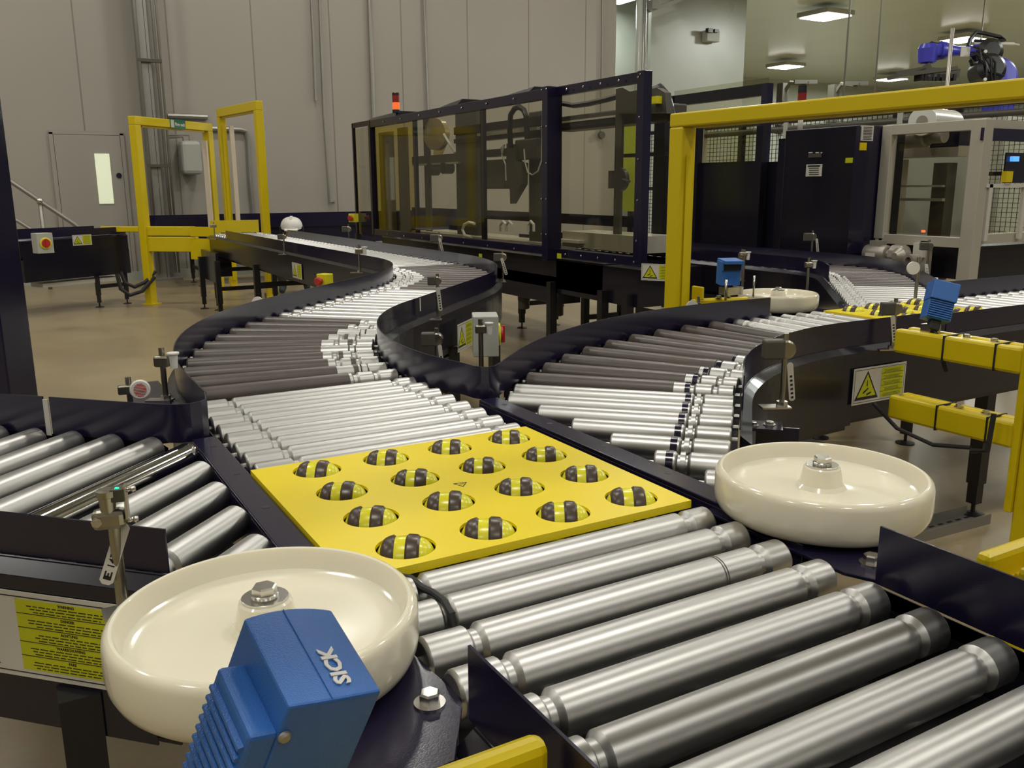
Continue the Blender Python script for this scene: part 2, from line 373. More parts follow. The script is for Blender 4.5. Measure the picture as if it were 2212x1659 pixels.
# =================================================================== transfer plate
PLX0, PLX1, PLY0, PLY1 = -.098, .446, -.436, .058
def perforated(mb, x0, x1, y0, y1, centres, r, z, th, cy_step=None):
    """flat plate with round holes, one square cell per hole"""
    xs = sorted(set(round(c[0], 4) for c in centres)); ys = sorted(set(round(c[1], 4) for c in centres)); h = .0625; hy = (cy_step or .125) / 2
    X0, X1 = xs[0] - h, xs[-1] + h; Y0, Y1 = ys[0] - hy, ys[-1] + hy
    def quad(a, b, c, d): mb.add([(a, c, z), (b, c, z), (b, d, z), (a, d, z)], [(0, 1, 2, 3)])
    n = 40
    for cx, cy in centres:
        ax0 = cx - h if cx - h > x0 else x0; ax1 = cx + h if cx + h < x1 else x1; ay0 = cy - hy if cy - hy > y0 else y0; ay1 = cy + hy if cy + hy < y1 else y1
        vs = []; fs = []
        for i in range(n):
            t = 2 * pi * i / n; c, s_ = cos(t), sin(t)
            k = min((ax1 - cx) / c if c > 1e-6 else 1e9, (ax0 - cx) / c if c < -1e-6 else 1e9, (ay1 - cy) / s_ if s_ > 1e-6 else 1e9, (ay0 - cy) / s_ if s_ < -1e-6 else 1e9)
            vs += [(cx + r * c, cy + r * s_, z), (cx + k * c, cy + k * s_, z), (cx + r * c * .985, cy + r * s_ * .985, z - th)]
        for i in range(n):
            j = (i + 1) % n; fs += [(i * 3, i * 3 + 1, j * 3 + 1, j * 3), (i * 3, j * 3, j * 3 + 2, i * 3 + 2)]
        # fill cell corners
        mb.add(vs, fs)
        for sx, X in ((1, ax1), (-1, ax0)):
            for sy, Y in ((1, ay1), (-1, ay0)):
                pts = []
                for i in range(n):
                    t = 2 * pi * i / n
                    if cos(t) * sx > 0 and sin(t) * sy > 0: pts.append(vs[i * 3 + 1])
                on_x = [p for p in pts if abs(p[0] - X) < 1e-6]; on_y = [p for p in pts if abs(p[1] - Y) < 1e-6]
                if on_x and on_y:
                    a = max(on_x, key=lambda p: p[1] * sy); b = max(on_y, key=lambda p: p[0] * sx)
                    mb.add([a, (X, Y, z), b], [(0, 1, 2)])
    if x0 < X0: quad(x0, X0, y0, y1)
    if x1 > X1: quad(X1, x1, y0, y1)
    if y0 < Y0: quad(max(x0, X0), min(x1, X1), y0, Y0)
    if y1 > Y1: quad(max(x0, X0), min(x1, X1), Y1, y1)
    # folded rim
    for a, b in (((x0, y0), (x1, y0)), ((x1, y0), (x1, y1)), ((x1, y1), (x0, y1)), ((x0, y1), (x0, y0))):
        mb.add([(a[0], a[1], z), (b[0], b[1], z), (b[0], b[1], z - .012), (a[0], a[1], z - .012)], [(0, 1, 2, 3)])
def divert_wheel(parent, x, y, yaw, s=1.0, z=.7650):
    d = Vector((cos(yaw), sin(yaw), 0)); o = Vector((x, y, z)) 
    prof = []; n = 14
    for i in range(n + 1):
        t = -.039 + .078 * i / n; prof.append((t, max(.004, .0300 * (1 - abs(t / .0402) ** 2.9) ** .5)))
    core = MB().lathe(o, d, [(t * s, r * s) for t, r in prof], 28).build('divert_wheel', M['lemon'], parent)
    for t0, t1 in ((-.0325, -.0135), (.0010, .0200)):
        pr = []
        for i in range(7):
            t = t0 + (t1 - t0) * i / 6; r = .0300 * (1 - abs(t / .0402) ** 2.9) ** .5 + (.0028 if 0 < i < 6 else .0002); pr.append((t * s, r * s))
        MB().lathe(o, d, pr, 28).build('tyre', M['tyre'], core)
    MB().lathe(o - Vector((0, 0, .018)), (0, 0, 1), [(0, .039 * s), (.004, .039 * s)], 24).build('wheel_carrier', M['lemon'], core)
    return core
tp = thing('transfer_plate', (.18, -.19, .7), 'bright yellow transfer plate with sixteen round holes of brown-tyred wheels between the navy rails', 'transfer plate')
cs = [(.125 * j, -.1263 * i) for i in range(4) for j in range(4)]
mb = MB(); perforated(mb, PLX0, PLX1, PLY0, PLY1, cs, .0405, .7815, .004, .1263)
plate = mb.build('cover_plate', M['plate'], tp)
for cx, cy in cs: divert_wheel(tp, cx, cy, radians(-30))
MB().box((.18, -.19, .722), (.5, .46, .03)).build('wheel_bed', M['black'], tp)
# warning triangle printed on the plate
def tri_ring(mb, o, ax, ay, az, R, w, th, mi=0):
    P = [Vector((sin(a) * R, cos(a) * R)) for a in (0, 2 * pi / 3, 4 * pi / 3)]; Q = [p * (1 - w) for p in P]
    for i in range(3):
        j = (i + 1) % 3; mb.eprism(o, ax, ay, az, [P[i], P[j], Q[j], Q[i]], th, mi)
c0 = at(996, 1046, .7816); tx = (at(1012, 1048, .7816) - at(977, 1046, .7816)).normalized(); ty = Vector((-tx.y, tx.x, 0))
mb = MB(); tri_ring(mb, c0, ty, tx * -1, (0, 0, 1), .0135, .22, .0004); mb.eprism(c0, tx, ty, (0, 0, 1), [(-.003, -.001), (.004, .002), (.004, .0035), (-.002, .001)], .0004)
mb.build('warning_mark', M['ink'], plate)
for x, y in ((1020, 985), (730, 1153), (1290, 1010)):
    pass

# =================================================================== CURVE 1, LANE C, CURVE 2, LANE D
WST = .02
def groove_mid(L, pos): return [p for p in pos if 0 < p < L]
O1 = (1.74, .66); Ri, Ro = 1.28, 1.83
c1 = thing('curved_roller_conveyor', (.25, 1.2, 0), 'first right-hand bend of dark sleeved rollers tapering to bright ends, beyond the main lane', 'conveyor')
for i in range(10):
    a = radians(180 - (3.3 + 4.35 * i)); p = Vector((cos(a), sin(a))); o = Vector(O1)
    A_ = o + p * (Ro - .012); B_ = o + p * (Ri + .012); L = (A_ - B_).length
    g = L - (.075 + .0) ; t = L - (.15 - .006 * abs(i - 5) + .012)
    roller(c1, A_, B_, [L - .06, L - .115 + .05 * ((i % 3) == 1)], (.004, t))
    if i in (1, 2, 3, 5, 6): MB().lathe((A_.x - p.x * (L - .105 + .012 * (i % 3)), A_.y - p.y * (L - .105 + .012 * (i % 3)), ZA), (-p.x, -p.y, 0), [(0, RAD + .0012), (.013, RAD + .0012)], 24).build('collar', M['sleeve'], c1)
outer1 = [(-.09, .42), (-.09, .5), (-.09, .58)] + arc(O1, Ro, 180, 135, 14)
inner1 = arc(O1, Ri, 180, 135, 12)
side(c1, outer1[2:], 1, guard=False); side(c1, inner1, -1, guard=False)
under(c1, outer1[2:] + inner1[::-1])
trestle(c1, .16, 1.3, radians(160)); 
# lane C
q = sqrt(.5)
O2 = (.1, 3.6); R2i, R2o = 1.41, 1.96
c2 = thing('roller_conveyor', (.95, 2.1, 0), 'straight diagonal run of bright rollers linking the first bend to the second', 'conveyor')
La, Lb = Vector((.446, 1.954)), Vector((1.097, 2.603)); Ra, Rb = Vector((.835, 1.565)), Vector((1.486, 2.214))
for i in range(10):
    t = (i + .5) / 10; A_ = La.lerp(Lb, t); B_ = Ra.lerp(Rb, t); dd = (B_ - A_).normalized() * .012
    roller(c2, A_ + dd, B_ - dd, [.05, .085], seg=24)
side(c2, [La, Lb], 1, guard=False); side(c2, [Ra, Rb], -1, guard=False)
under(c2, [La, Ra, Rb, Lb]); trestle(c2, .95, 2.08, radians(-45), .3)
# curve 2
c3 = thing('curved_roller_conveyor', (1.6, 3.0, 0), 'second bend with grey-brown sleeved rollers on its right side, before the long straight run', 'conveyor')
for i in range(12):
    a = radians(-45 + 2 + 3.75 * i); p = Vector((cos(a), sin(a))); o = Vector(O2)
    A_ = o + p * (R2i + .012); B_ = o + p * (R2o - .012); L = (A_ - B_).length
    roller(c3, A_, B_, [.045, .085], (.15 - .006 * abs(i - 5), L - .004), seg=20)
outer2 = arc(O2, R2o, -45, 0, 14); inner2 = arc(O2, R2i, -45, 0, 12)
side(c3, outer2, -1, guard=False); side(c3, inner2, 1, guard=False); under(c3, inner2 + outer2[::-1])
trestle(c3, 1.62, 2.95, radians(-20), .3)
# lane D
d1 = thing('roller_conveyor', (1.785, 6.0, 0), 'long straight roller conveyor running back towards the two far yellow portals', 'conveyor')
for i in range(52):
    y = 3.645 + .0925 * i; roller(d1, (1.522, y), (2.048, y), [.07, .46], seg=16)
side(d1, [(1.51, 3.6), (1.51, 8.42)], 1, guard=False, zb=.55); side(d1, [(2.06, 3.6), (2.06, 8.42)], -1, guard=False)
under(d1, [(1.51, 3.6), (2.06, 3.6), (2.06, 8.42), (1.51, 8.42)])
MB().box((1.42, 8.02, .47), (.03, .7, .3)).box((1.56, 8.4, .47), (.3, .04, .3)).build('drive_cover', M['navydk'], d1)
for y in (4.6, 6.4, 8.1): trestle(d1, 1.785, y, 0, .3)
leg(d1, 1.4, 7.6, .55); leg(d1, 1.38, 8.3, .55)
# guards: one continuous rolled strip each, so separate things
def guard(name, pts, sgn, label, seams=()):
    mb = MB().sheet(pts, .766, GH, .003, side=sgn); o = mb.build('guard_strip', M['navy'], None)
    o.name = name; return tag(o, label, 'guard strip')
gL = [(-.092, .43), (-.092, .5), (-.092, .58)] + [(p[0], p[1]) for p in arc(O1, Ro + .002, 180, 135, 20)][0:] + [(x - .0, y) for x, y in ((.77, 2.278),)] + arc(O2, R2i - .002, -45, 0, 20) + [(1.508, 4.5), (1.508, 5.5), (1.508, 6.5), (1.508, 7.6)]
guard('side_guard', gL, 1, 'tall navy guard strip along the left of the winding lane')
gC = [(.468, -.0)]
corner_end = [(.494, .42), (.4975, .385), (.507, .362), (.522, .352), (.543, .358), (.565, .378)]
gR = list(reversed(outer2)) + [(1.16, 1.888)] + [(x, y) for x, y in reversed(arc(O1, Ri - .002, 180, 135, 20))] + [(.466, .56)] + corner_end
gE = [(.61, .424)]
O3 = (1.8, -.678); R3i, R3o = 1.068, 1.618
E_out = arc(O3, R3o + .002, 135, 90, 18)
gR2 = gR + E_out + [(2.03, .942)]
guard('corner_guard', gR2, 1, 'navy guard strip rounding the corner between winding lane and right-hand spur')
guard('far_guard', list(reversed([(2.063, 3.6), (2.063, 4.6), (2.063, 5.6), (2.063, 6.6), (2.063, 7.4)])) + [], 1, 'navy guard strip along the right side of the long straight run')

# =================================================================== LANE E (right spur) and its straight
e1 = thing('curved_roller_conveyor', (1.0, .4, 0), 'right-hand spur of silver rollers fanning from the rail into dark ones', 'conveyor')
def fan(s_, xm, wl, wr):
    """roller of a 45 degree spur: x+y = s*sqrt2, between lines x-y=wl and x-y=wr, cut where x<xm"""
    S = s_ * sqrt(2); a = Vector(((S + wl) / 2, (S - wl) / 2)); b = Vector(((S + wr) / 2, (S - wr) / 2))
    if a.x < xm: a = Vector((xm, S - xm))
    return a, b
for i in range(7):
    s_ = .166 + .0945 * i; a, b = fan(s_, .567, .215, .952)
    L = (b - a).length; roller(e1, a, b, [L - .085, L - .075], seg=32)
    if i < 7 and L > .12:
        p = b + (a - b).normalized() * .098; d_ = (a - b).normalized()
        MB().lathe((p.x, p.y, ZA), (d_.x, d_.y, 0), [(0, RAD + .0012), (.013, RAD + .0012)], 24).build('collar', M['navy'], e1)
for i in range(9):
    a = radians(135 - (2.6 + 5 * i)); p = Vector((cos(a), sin(a))); o = Vector(O3)
    A_ = o + p * (R3o - .014); B_ = o + p * (R3i + .014); L = (A_ - B_).length
    roller(e1, A_, B_, [L - .045, L - .1], (.004, L - .145 + .012 * i), seg=28)
    if i < 5: MB().lathe((A_.x - p.x * (L - .118 + .004 * i), A_.y - p.y * (L - .118 + .004 * i), ZA), (-p.x, -p.y, 0), [(0, RAD + .0012), (.012, RAD + .0012)], 24).build('collar', M['navy'], e1)
inner3 = arc(O3, R3i, 135, 90, 14)
Rin = [(.77, -.205), (1.045 - .0, .077)]
side(e1, [(.80, -.17)] + inner3, -1, guard=False, zb=.5); side(e1, arc(O3, R3o, 135, 90, 14), 1, guard=False)
guard('inner_guard', [(.955, -.02), (1.0, .025)] + arc(O3, R3i - .002, 135, 90, 18) + [(2.0, .388), (2.26, .388)], -1, 'short curved navy guard on the near side of the right-hand bend')
under(e1, [(.54, .2), (.54, -.35), (.72, -.25)] + inner3 + arc(O3, R3o, 135, 90, 14)[::-1])
trestle(e1, 1.2, .35, radians(-60), .28)
# end bracket of the bend with bolts
mb = MB().box((.975, -.06, .735), (.07, .09, .006), radians(45)).box((1.0, -.085, .69), (.004, .09, .09), radians(45)); mb.build('end_bracket', M['navy'], e1)
mb = MB(); hexbolt(mb, (.955, -.055, .738)); hexbolt(mb, (.99, -.07, .738)); mb.build('bracket_bolts', M['zinc'], e1)
MB().box((1.36, .06, .47), (.22, .03, .16), radians(28)).build('drive_bracket', M['navy'], e1)
e2 = thing('roller_conveyor', (2.6, .66, 0), 'straight roller conveyor beyond the right-hand bend, running through the far yellow plate', 'conveyor')
for i in range(6):
    x = 1.85 + .078 * i; roller(e2, (x, .925), (x, .403), [.06, .1], seg=20)
for i in range(20):
    x = 2.83 + .08 * i; roller(e2, (x, .9), (x, .403), [.06], seg=14)
side(e2, [(1.8, .39), (2.8, .39), (4.5, .39)], -1, guard=False, zb=.52); side(e2, [(1.8, .94), (2.25, .94)], 1, guard=False); side(e2, [(2.95, .93), (4.5, .93)], 1, gpts=[(3.06, .935), (4.5, .935)])
MB().sheet([(2.26, .386), (2.8, .386), (4.5, .386)], .766, GH - .01, .003, side=-1).build('side_guard', M['navy'], e2)
under(e2, [(1.8, .39), (4.5, .39), (4.5, .93), (1.8, .93)]); leg(e2, 2.72, .50, .6); leg(e2, 4.2, .5, .6); leg(e2, 4.2, .85, .6)
tp2 = thing('transfer_plate', (2.54, .67, .7), 'far yellow transfer plate with brown-tyred wheels beside the edge-on guide wheel', 'transfer plate')
cs2 = [(2.36 + .125 * j, .84 - .125 * i) for i in range(4) for j in range(4)]
mb = MB(); perforated(mb, 2.27, 2.79, .41, .9, cs2, .0405, .7815, .004); mb.build('cover_plate', M['plate'], tp2)
for cx, cy in cs2: divert_wheel(tp2, cx, cy, radians(-75), z=.77)
# lane F : far spur
f1 = thing('curved_roller_conveyor', (3.0, 1.3, 0), 'far spur of closely spaced rollers leaving the far yellow plate and bending left', 'conveyor')
for i in range(18):
    s_ = 2.30 + .08 * i; a, b = fan(s_, 0, 1.535, 2.10)
    if b.y < .93: b = Vector(((s_ * sqrt(2)) - .93, .93))
    if (b - a).length > .05 and a.y > .93: roller(f1, a, b, [.035, .07], (.09, (b - a).length - .004) if i >= 12 else None, seg=16)
O4 = (2.18 - .1, 2.44 + .62); 
F_end = fan(3.70, 0, 1.535, 2.10)
R4i = .62; R4o = R4i + .565 * q
cF = Vector(F_end[0]) - Vector((q, -q)) * R4i
for i in range(8):
    a = radians(-45 + 2 + 5.7 * i); p = Vector((cos(a), sin(a))); A_ = cF + p * R4i; B_ = cF + p * R4o; L = (B_ - A_).length
    roller(f1, A_, B_, [.03], (.07, L - .004), seg=16)
fo = [(3.03, .935), (3.05, .955)] + arc(cF, R4o + .012, -45, 0, 12); fi = arc(cF, R4i - .012, -45, 0, 12)
side(f1, fo[1:], -1, guard=True, gpts=fo); side(f1, [(2.5, .96)] + fi, 1, guard=False)
MB().sheet([(3.25, 1.72)] + fi, .766, GH, .003, side=1).build('side_guard', M['navy'], f1)
under(f1, [(2.5, .96), (3.0, .93)] + fo[2:] + fi[::-1]); trestle(f1, 3.2, 1.4, radians(-45), .2); 
xo, yo = fo[-1]; xi, yi = fi[-1]
kk = thing('roller_conveyor', ((xo + xi) / 2, 4.2, 0), 'navy-sided conveyor carrying on from the far spur into the guarded machine', 'conveyor')
for i in range(34): roller(kk, (xi + .012, yi + .06 + .09 * i), (xo - .012, yi + .06 + .09 * i), [], seg=12)
side(kk, [(xi, yi), (xi, yi + 3.1)], 1); side(kk, [(xo, yo), (xo, yo + 3.1)], -1); under(kk, [(xi, yi), (xo, yi), (xo, yi + 3.1), (xi, yi + 3.1)])
for y in (3.2, 4.4, 5.4): trestle(kk, (xo + xi) / 2, y, 0, .18)

# =================================================================== LANE G (left spur)
g1 = thing('roller_conveyor', (-.45, .15, 0), 'left-hand spur of thick silver rollers ending at the left navy rail', 'conveyor')
def fang(s_, lo=-.548, hi=.165):
    """rollers along (1,1): y-x = s*sqrt2, between x+y=lo and x+y=hi, cut at the rail x=-.155"""
    D = s_ * sqrt(2); a = Vector(((lo - D) / 2, (lo + D) / 2)); b = Vector(((hi - D) / 2, (hi + D) / 2))
    if b.x > -.157: b = Vector((-.157, D - .157))
    return a, b
for i in range(22):
    s_ = -.048 + .0915 * i; a, b = fang(s_)
    if (b - a).length > .03:
        ch = (i == 4)
        roller(g1, a, b, [.028] if not ch else [], m='chrome' if ch else 'steel', seg=40, label='bright polished chrome roller' if ch else None)
side(g1, [(-1.56, 1.01), (-.283, -.267)], -1, guard=False, zb=.52)
MB().sheet([(-1.56, 1.012), (-.281, -.267)], .766, .826, .003, side=-1).build('side_guard', M['navy'], g1)
gb = [(-1.45, 1.62)] + [(-.385, .562)]
side(g1, [(-1.45, 1.62), (-.2, .37)], 1, guard=False)
guard('back_guard', [(-1.4, 1.575), (-.385, .56)], 1, 'navy guard strip behind the left-hand spur, left of the pale gap')
guard('rounded_guard', [(-.374, .549), (-.29, .465), (-.19, .366), (-.165, .348), (-.14, .343), (-.118, .35), (-.104, .367), (-.098, .40), (-.094, .43)], 1, 'navy guard strip rounding the corner between the left-hand spur and the main lane')
MB().box((-.38, .556, .80), (.012, .003, .075), radians(-45)).build('joint_strip', M['label'], g1)
under(g1, [(-1.5, .95), (-.27, -.27), (-.155, -.3), (-.155, .32), (-1.4, 1.57)])
trestle(g1, -.75, .55, radians(45), .2); leg(g1, -.4, -.2, .6)
# corner top plate between guard and bend, with bolts
mb = MB().prism([(-.36, .565), (-.19, .39), (-.14, .36), (-.105, .38), (-.097, .44), (-.094, .62), (-.17, .8), (-.2, .8), (-.2, .62)], .770, .775)
cp = mb.build('corner_plate', M['navy'], g1)
mb = MB()
for x, y in ((-.16, .5), (-.12, .52), (-.15, .42), (-.118, .43), (-.2, .44)): hexbolt(mb, (x, y, .775), .007, .006)
mb.build('corner_bolts', M['zinc'], g1)
MB().prism([(-.18, .6), (-.11, .6), (-.11, .98), (-.16, .98)], .70, .765).build('channel', M['navy'], g1)
# support plate + bearings between rollers and rail
mb = MB()
for yb in (.30, .18, .06, -.06, -.18): mb.box((-.149, yb, .735), (.008, .02, .03))
mb.build('roller_bearings', M['rubber'], g1)
mb = MB(); hexbolt(mb, (-.15, .275, .765), .008, .01, (-1, 0, 0)); mb.build('axle_bolt', M['zinc'], g1)

# =================================================================== guide wheels
def guide_wheel(loc, label, r=.1555, h=.067, zb=.767):
    x, y = loc; t = thing('guide_wheel', (x, y, zb), label, 'guide wheel', None)
    hh = h
    pr = [(0, .02), (0, r - .020), (.003, r - .012), (.009, r - .0055), (.018, r - .0015), (.028, r), (.038, r), (hh - .011, r - .0004), (hh - .0055, r - .002), (hh - .002, r - .0048), (hh - .0003, r - .0078), (hh - .001, r - .0108), (hh - .004, r - .0125),
          (hh - .016, r - .0155), (hh - .023, r - .019), (hh - .0265, r - .026), (hh - .0275, r - .040), (hh - .0275, .050), (hh - .0255, .037), (hh - .020, .0315), (hh + .004, .0265), (hh + .006, .0245), (hh + .006, .012)]
    MB().lathe((x, y, zb), (0, 0, 1), pr, 96).build('wheel_body', M['nylon'], t)
    hh += .008; MB().lathe((x, y, zb + hh - .002), (0, 0, 1), [(0, .0235), (.0025, .0235), (.0028, .023)], 40).build('washer', M['zinc'], t)
    b = MB(); b.lathe((x, y, zb + hh + .0008), (0, 0, 1), [(0, .0135), (.003, .014), (.004, .013)], 24); b.lathe((x, y, zb + hh + .0045), (0, 0, 1), [(0, .0128), (.0065, .0128), (.0082, .0112)], 6, smooth=False)
    b.build('hex_bolt', M['zinc'], t)
    return t
guide_wheel((-.229, -.556), 'large cream guide wheel in the left foreground, partly behind the blue sensor')
guide_wheel((.604, -.543), 'large cream guide wheel on the right of the foreground rollers')
guide_wheel((2.235, 1.10), 'cream guide wheel seen almost edge-on beyond the right-hand bend')
# carrier plates
def carrier(pts, bolts, label, z=.762):
    mb = MB().prism(pts, z - .005, z); o = mb.build('wheel_bracket', M['navy'], None, bevel=.001); 
    t = thing('wheel_bracket', (sum(p[0] for p in pts) / len(pts), sum(p[1] for p in pts) / len(pts), z - .005), label, 'bracket')
    o.parent = t; o.location = WORLD[o] - WORLD[t]; o.name = 'plate'
    for b in bolts:
        m2 = MB(); m2.lathe((b[0], b[1], z), (0, 0, 1), [(0, .0155), (.0022, .0155)], 24); m2.lathe((b[0], b[1], z + .0022), (0, 0, 1), [(0, .0105), (.009, .0105), (.011, .009)], 6, smooth=False); m2.build('hex_bolt', M['zinc'], t)
    return t
carrier([(-.30, -.60), (-.33, -.42), (-.31, -.33), (-.145, -.40), (-.095, -.5), (-.082, -.70), (-.088, -.72), (-.13, -.79), (-.24, -.80)], [(-.113, -.70), (-.33, -.40)], 'navy bracket plate carrying the left foreground guide wheel, with one big hex bolt')
carrier([(.47, -.45), (.52, -.40), (.64, -.42), (.70, -.52), (.64, -.68), (.57, -.75), (.49, -.74), (.472, -.70)], [(.525, -.70)], 'navy bracket plate carrying the right foreground guide wheel, with one big hex bolt')
carrier([(2.05, .95), (2.42, .95), (2.42, 1.2), (2.05, 1.2)], [(2.07, .985)], 'navy bracket plate under the edge-on guide wheel beyond the bend')

# =================================================================== blue sensor (near)
def sensor_text(parent, body, size, m, o, ax, ay): return text_mesh('lettering', body, size, m, parent, o, ax, ay, .0003, .0004 * size / .02)
R1 = Matrix(((.959, -.09, .269), (.171, .94, -.295), (-.227, .329, .917)))
a_, b_ = .066, .080
oS = Vector((-.31, -.847, .970))
tS = thing('scanner', oS + R1 @ Vector((.03, -.04, -.13)), 'large blue scanner box lettered SICK in front of the left foreground guide wheel', 'scanner')
def L3(x, y, z): return oS + R1 @ Vector((x, y, z))
def shape(parent, name, poly_xy, z0, z1, m, bev=.0025, dz=None):
    vs = [L3(x, y, z0) for x, y in poly_xy] + [L3(x, y, z1 + (dz(x, y) if dz else 0)) for x, y in poly_xy]; n = len(poly_xy)
    fs = [tuple(range(n))[::-1], tuple(range(n, 2 * n))] + [(i, (i + 1) % n, n + (i + 1) % n, n + i) for i in range(n)]
    return MB().add(vs, fs).build(name, m, parent, bevel=bev)
# head, gently arched across its width, split by a fine parting line
nseg = 10; vs = []; fs = []
for yv in (0, -b_):
    for i in range(nseg + 1):
        x = a_ * i / nseg; arch = .0045 * (1 - ((i / nseg - .5) * 2) ** 2); vs.append(L3(x, yv - (arch if yv else -arch) * .6, arch * .6))
    for x in (a_, 0): vs.append(L3(x, yv, -.135))
n1 = nseg + 3
fs.append(tuple(range(n1))); fs.append(tuple(range(n1, 2 * n1))[::-1])
for i in range(n1): fs.append((i, (i + 1) % n1, n1 + (i + 1) % n1, n1 + i))
head = MB().add(vs, fs).build('housing', M['blue'], tS, bevel=.0018)
# step block with cooling fins on the left side
shape(tS, 'rear_housing', [(-.018, -.018), (.002, -.018), (.002, -.079), (-.018, -.079)], -.14, -.022, M['blue'], .003)
mb = MB()
for i in range(9):
    z = -.032 - .0085 * i
    mb.add([L3(*p) for p in ((-.018, -.022, z), (-.018, -.076, z), (-.0215, -.076, z - .001), (-.0215, -.022, z - .001), (-.018, -.022, z - .0045), (-.018, -.076, z - .0045), (-.0215, -.076, z - .0035), (-.0215, -.022, z - .0035))],
           [(0, 1, 2, 3), (4, 7, 6, 5), (3, 2, 6, 7), (0, 3, 7, 4), (1, 5, 6, 2)])
mb.build('cooling_fins', M['blue'], tS)
mb = MB(); c_ = L3(.006, -.0835, -.03); dn = R1 @ Vector((0, -1, 0)); mb.lathe(L3(.004, -.0805, -.024), dn, [(0, .0042), (.0015, .0042), (.003, .003)], 20)
mb.build('screw', M['castalu'], tS)
ln = MB(); 
for i in range(1): 
    s0 = L3(.028, .0015, .0032); s1 = L3(.028, -.082, .0032); ln.bar(s0, s1, .0006, .0006)
ln.build('parting_line', M['blue'], tS)
sl = text_mesh('lettering', 'SICK', .0155, M['white'], tS, L3(.046, -.072, .0034), R1 @ Vector((0, 1, 0)), R1 @ Vector((-1, 0, 0)), .0004, .0006)
mb = MB(); p0 = L3(-.018, -.055, -.128); mb.cyl(p0, L3(-.034, -.058, -.133), .008, 16, ch=.001); mb.cyl(L3(-.03, -.058, -.132), L3(-.044, -.06, -.137), .0095, 8)
mb.build('cable_gland', M['zinc'], tS)
mb = MB(); mb.tube([L3(-.04, -.06, -.137), L3(-.06, -.064, -.146), L3(-.07, -.07, -.17), L3(-.072, -.075, -.22)], .005, 8); mb.build('cable', M['rubber'], tS)
MB().bar(L3(.03, -.04, -.13), L3(.03, -.04, -.13) + Vector((0, 0, -.05)), .03, .03).build('mount', M['black'], tS)

# =================================================================== yellow portal round the near lane
np1 = thing('portal_frame', (-.6, -.93, 0), 'yellow portal bar ends reaching in to the foreground conveyor, bottom edge of the picture', 'portal frame')
def ubar(mb, a, b, w=.05, h=.06, r=.010):
    """pair of rounded box rails"""
    a, b = Vector(a), Vector(b); mb.bar(a, b, w, h)
def rbar(parent, name, a, b, w, h, m='yellow', bev=.008):
    return MB().bar(a, b, w, h).build(name, M[m], parent, bevel=bev)
e0 = at(1190, 1590, .80)
rbar(np1, 'bar', (-.72, -.897, .812), (-.106, -.897, .812), .022, .06)
rbar(np1, 'bar', (-.72, -.945, .812), (-.106, -.945, .812), .022, .06)
MB().box((-.42, -.921, .79), (.6, .03, .006)).build('web', M['yellow'], np1)
rbar(np1, 'bar', (.622, -.79, .765), (1.2, -.79, .765), .022, .045); rbar(np1, 'bar', (.622, -.845, .765), (1.2, -.845, .765), .022, .045)
MB().box((.92, -.818, .748), (.58, .05, .006)).build('web', M['yellow'], np1)
mb = MB(); hexbolt(mb, (.665, -.818, .751), .008, .008); mb.build('bolt', M['yellow'], np1)
for x in (-.76, 1.24): rbar(np1, 'post', (x, -.88, 0), (x, -.88, 1.5), .09, .09)
rbar(np1, 'top_beam', (-.81, -.88, 1.545), (1.29, -.88, 1.545), .09, .09)
mb = MB(); mb.bar((-.222, -.897, .812), (-.216, -.897, .812), .027, .066); mb.build('cable_tie', M['rubber'], np1)

# =================================================================== right portal
def portal(label, posts, h, w=.09, foot=True, bh=None):
    bh = bh or w; lip = .02 if bh > .06 else .006
    (x0, y0), (x1, y1) = posts
    t = thing('portal_frame', ((x0 + x1) / 2, (y0 + y1) / 2, 0), label, 'portal frame')
    d = Vector((x1 - x0, y1 - y0, 0)).normalized(); n = Vector((-d.y, d.x, 0)); ang = atan2(d.y, d.x)
    for (x, y), s_ in ((posts[0], 1), (posts[1], -1)):
        mb = MB().box((x, y, h / 2), (w, w, h), ang); p = mb.build('post', M['yellow'], t, bevel=.006)
        mb = MB().box((x + d.x * s_ * (w * .5 + .006), y + d.y * s_ * (w * .5 + .006), h / 2), (.004, w * .42, h - .2), ang); mb.build('slot_strip', M['gearmotor'] if False else M['yellow'], p)
        if foot: MB().box((x, y, .006), (w * 1.7, w * 1.7, .012), ang).build('foot_plate', M['yellow'], t)
    e = d * (w / 2 + .0)
    MB().bar((x0 - e.x, y0 - e.y, h + bh / 2), (x1 + e.x, y1 + e.y, h + bh / 2), w, bh).build('top_beam', M['yellow'], t, bevel=.006)
    MB().bar((x0 + d.x * w, y0 + d.y * w, h - lip / 2), (x1 - d.x * w, y1 - d.y * w, h - lip / 2), w * .45, lip).build('beam_lip', M['yellow'], t)
    return t
pE = portal('big yellow portal frame spanning the right-hand conveyor', ((1.80, 1.20), (1.88, -.172)), 1.458, .07, bh=.05)
MB().box((1.872, -.128, .66), (.075, .02, .54)).build('bracket_plate', M['yellow'], pE, bevel=.003)
for z in (.80, .60):
    rbar(pE, 'side_bar', (1.845, -.12, z), (1.845, .26, z), .03, .07); rbar(pE, 'side_bar', (1.90, -.12, z), (1.90, .26, z), .03, .07)
    mb = MB(); hexbolt(mb, (1.87, .06, z + .035)); hexbolt(mb, (1.87, -.02, z + .035)); mb.build('bar_bolts', M['zinc'], pE)
    for yt_ in (.10, -.05): MB().box((1.872, yt_, z), (.088, .005, .073)).build('cable_tie', M['rubber'], pE)
    MB().box((1.872, .06, z + .028), (.03, .36, .006)).build('web', M['yellow'], pE)
rbar(pE, 'side_bar', (1.84, 1.16, .80), (2.07, 1.10, .80), .03, .055); 
mb = MB(); hexbolt(mb, (1.94, 1.12, .83)); hexbolt(mb, (1.985, 1.12, .83)); mb.build('bar_bolts', M['zinc'], pE)
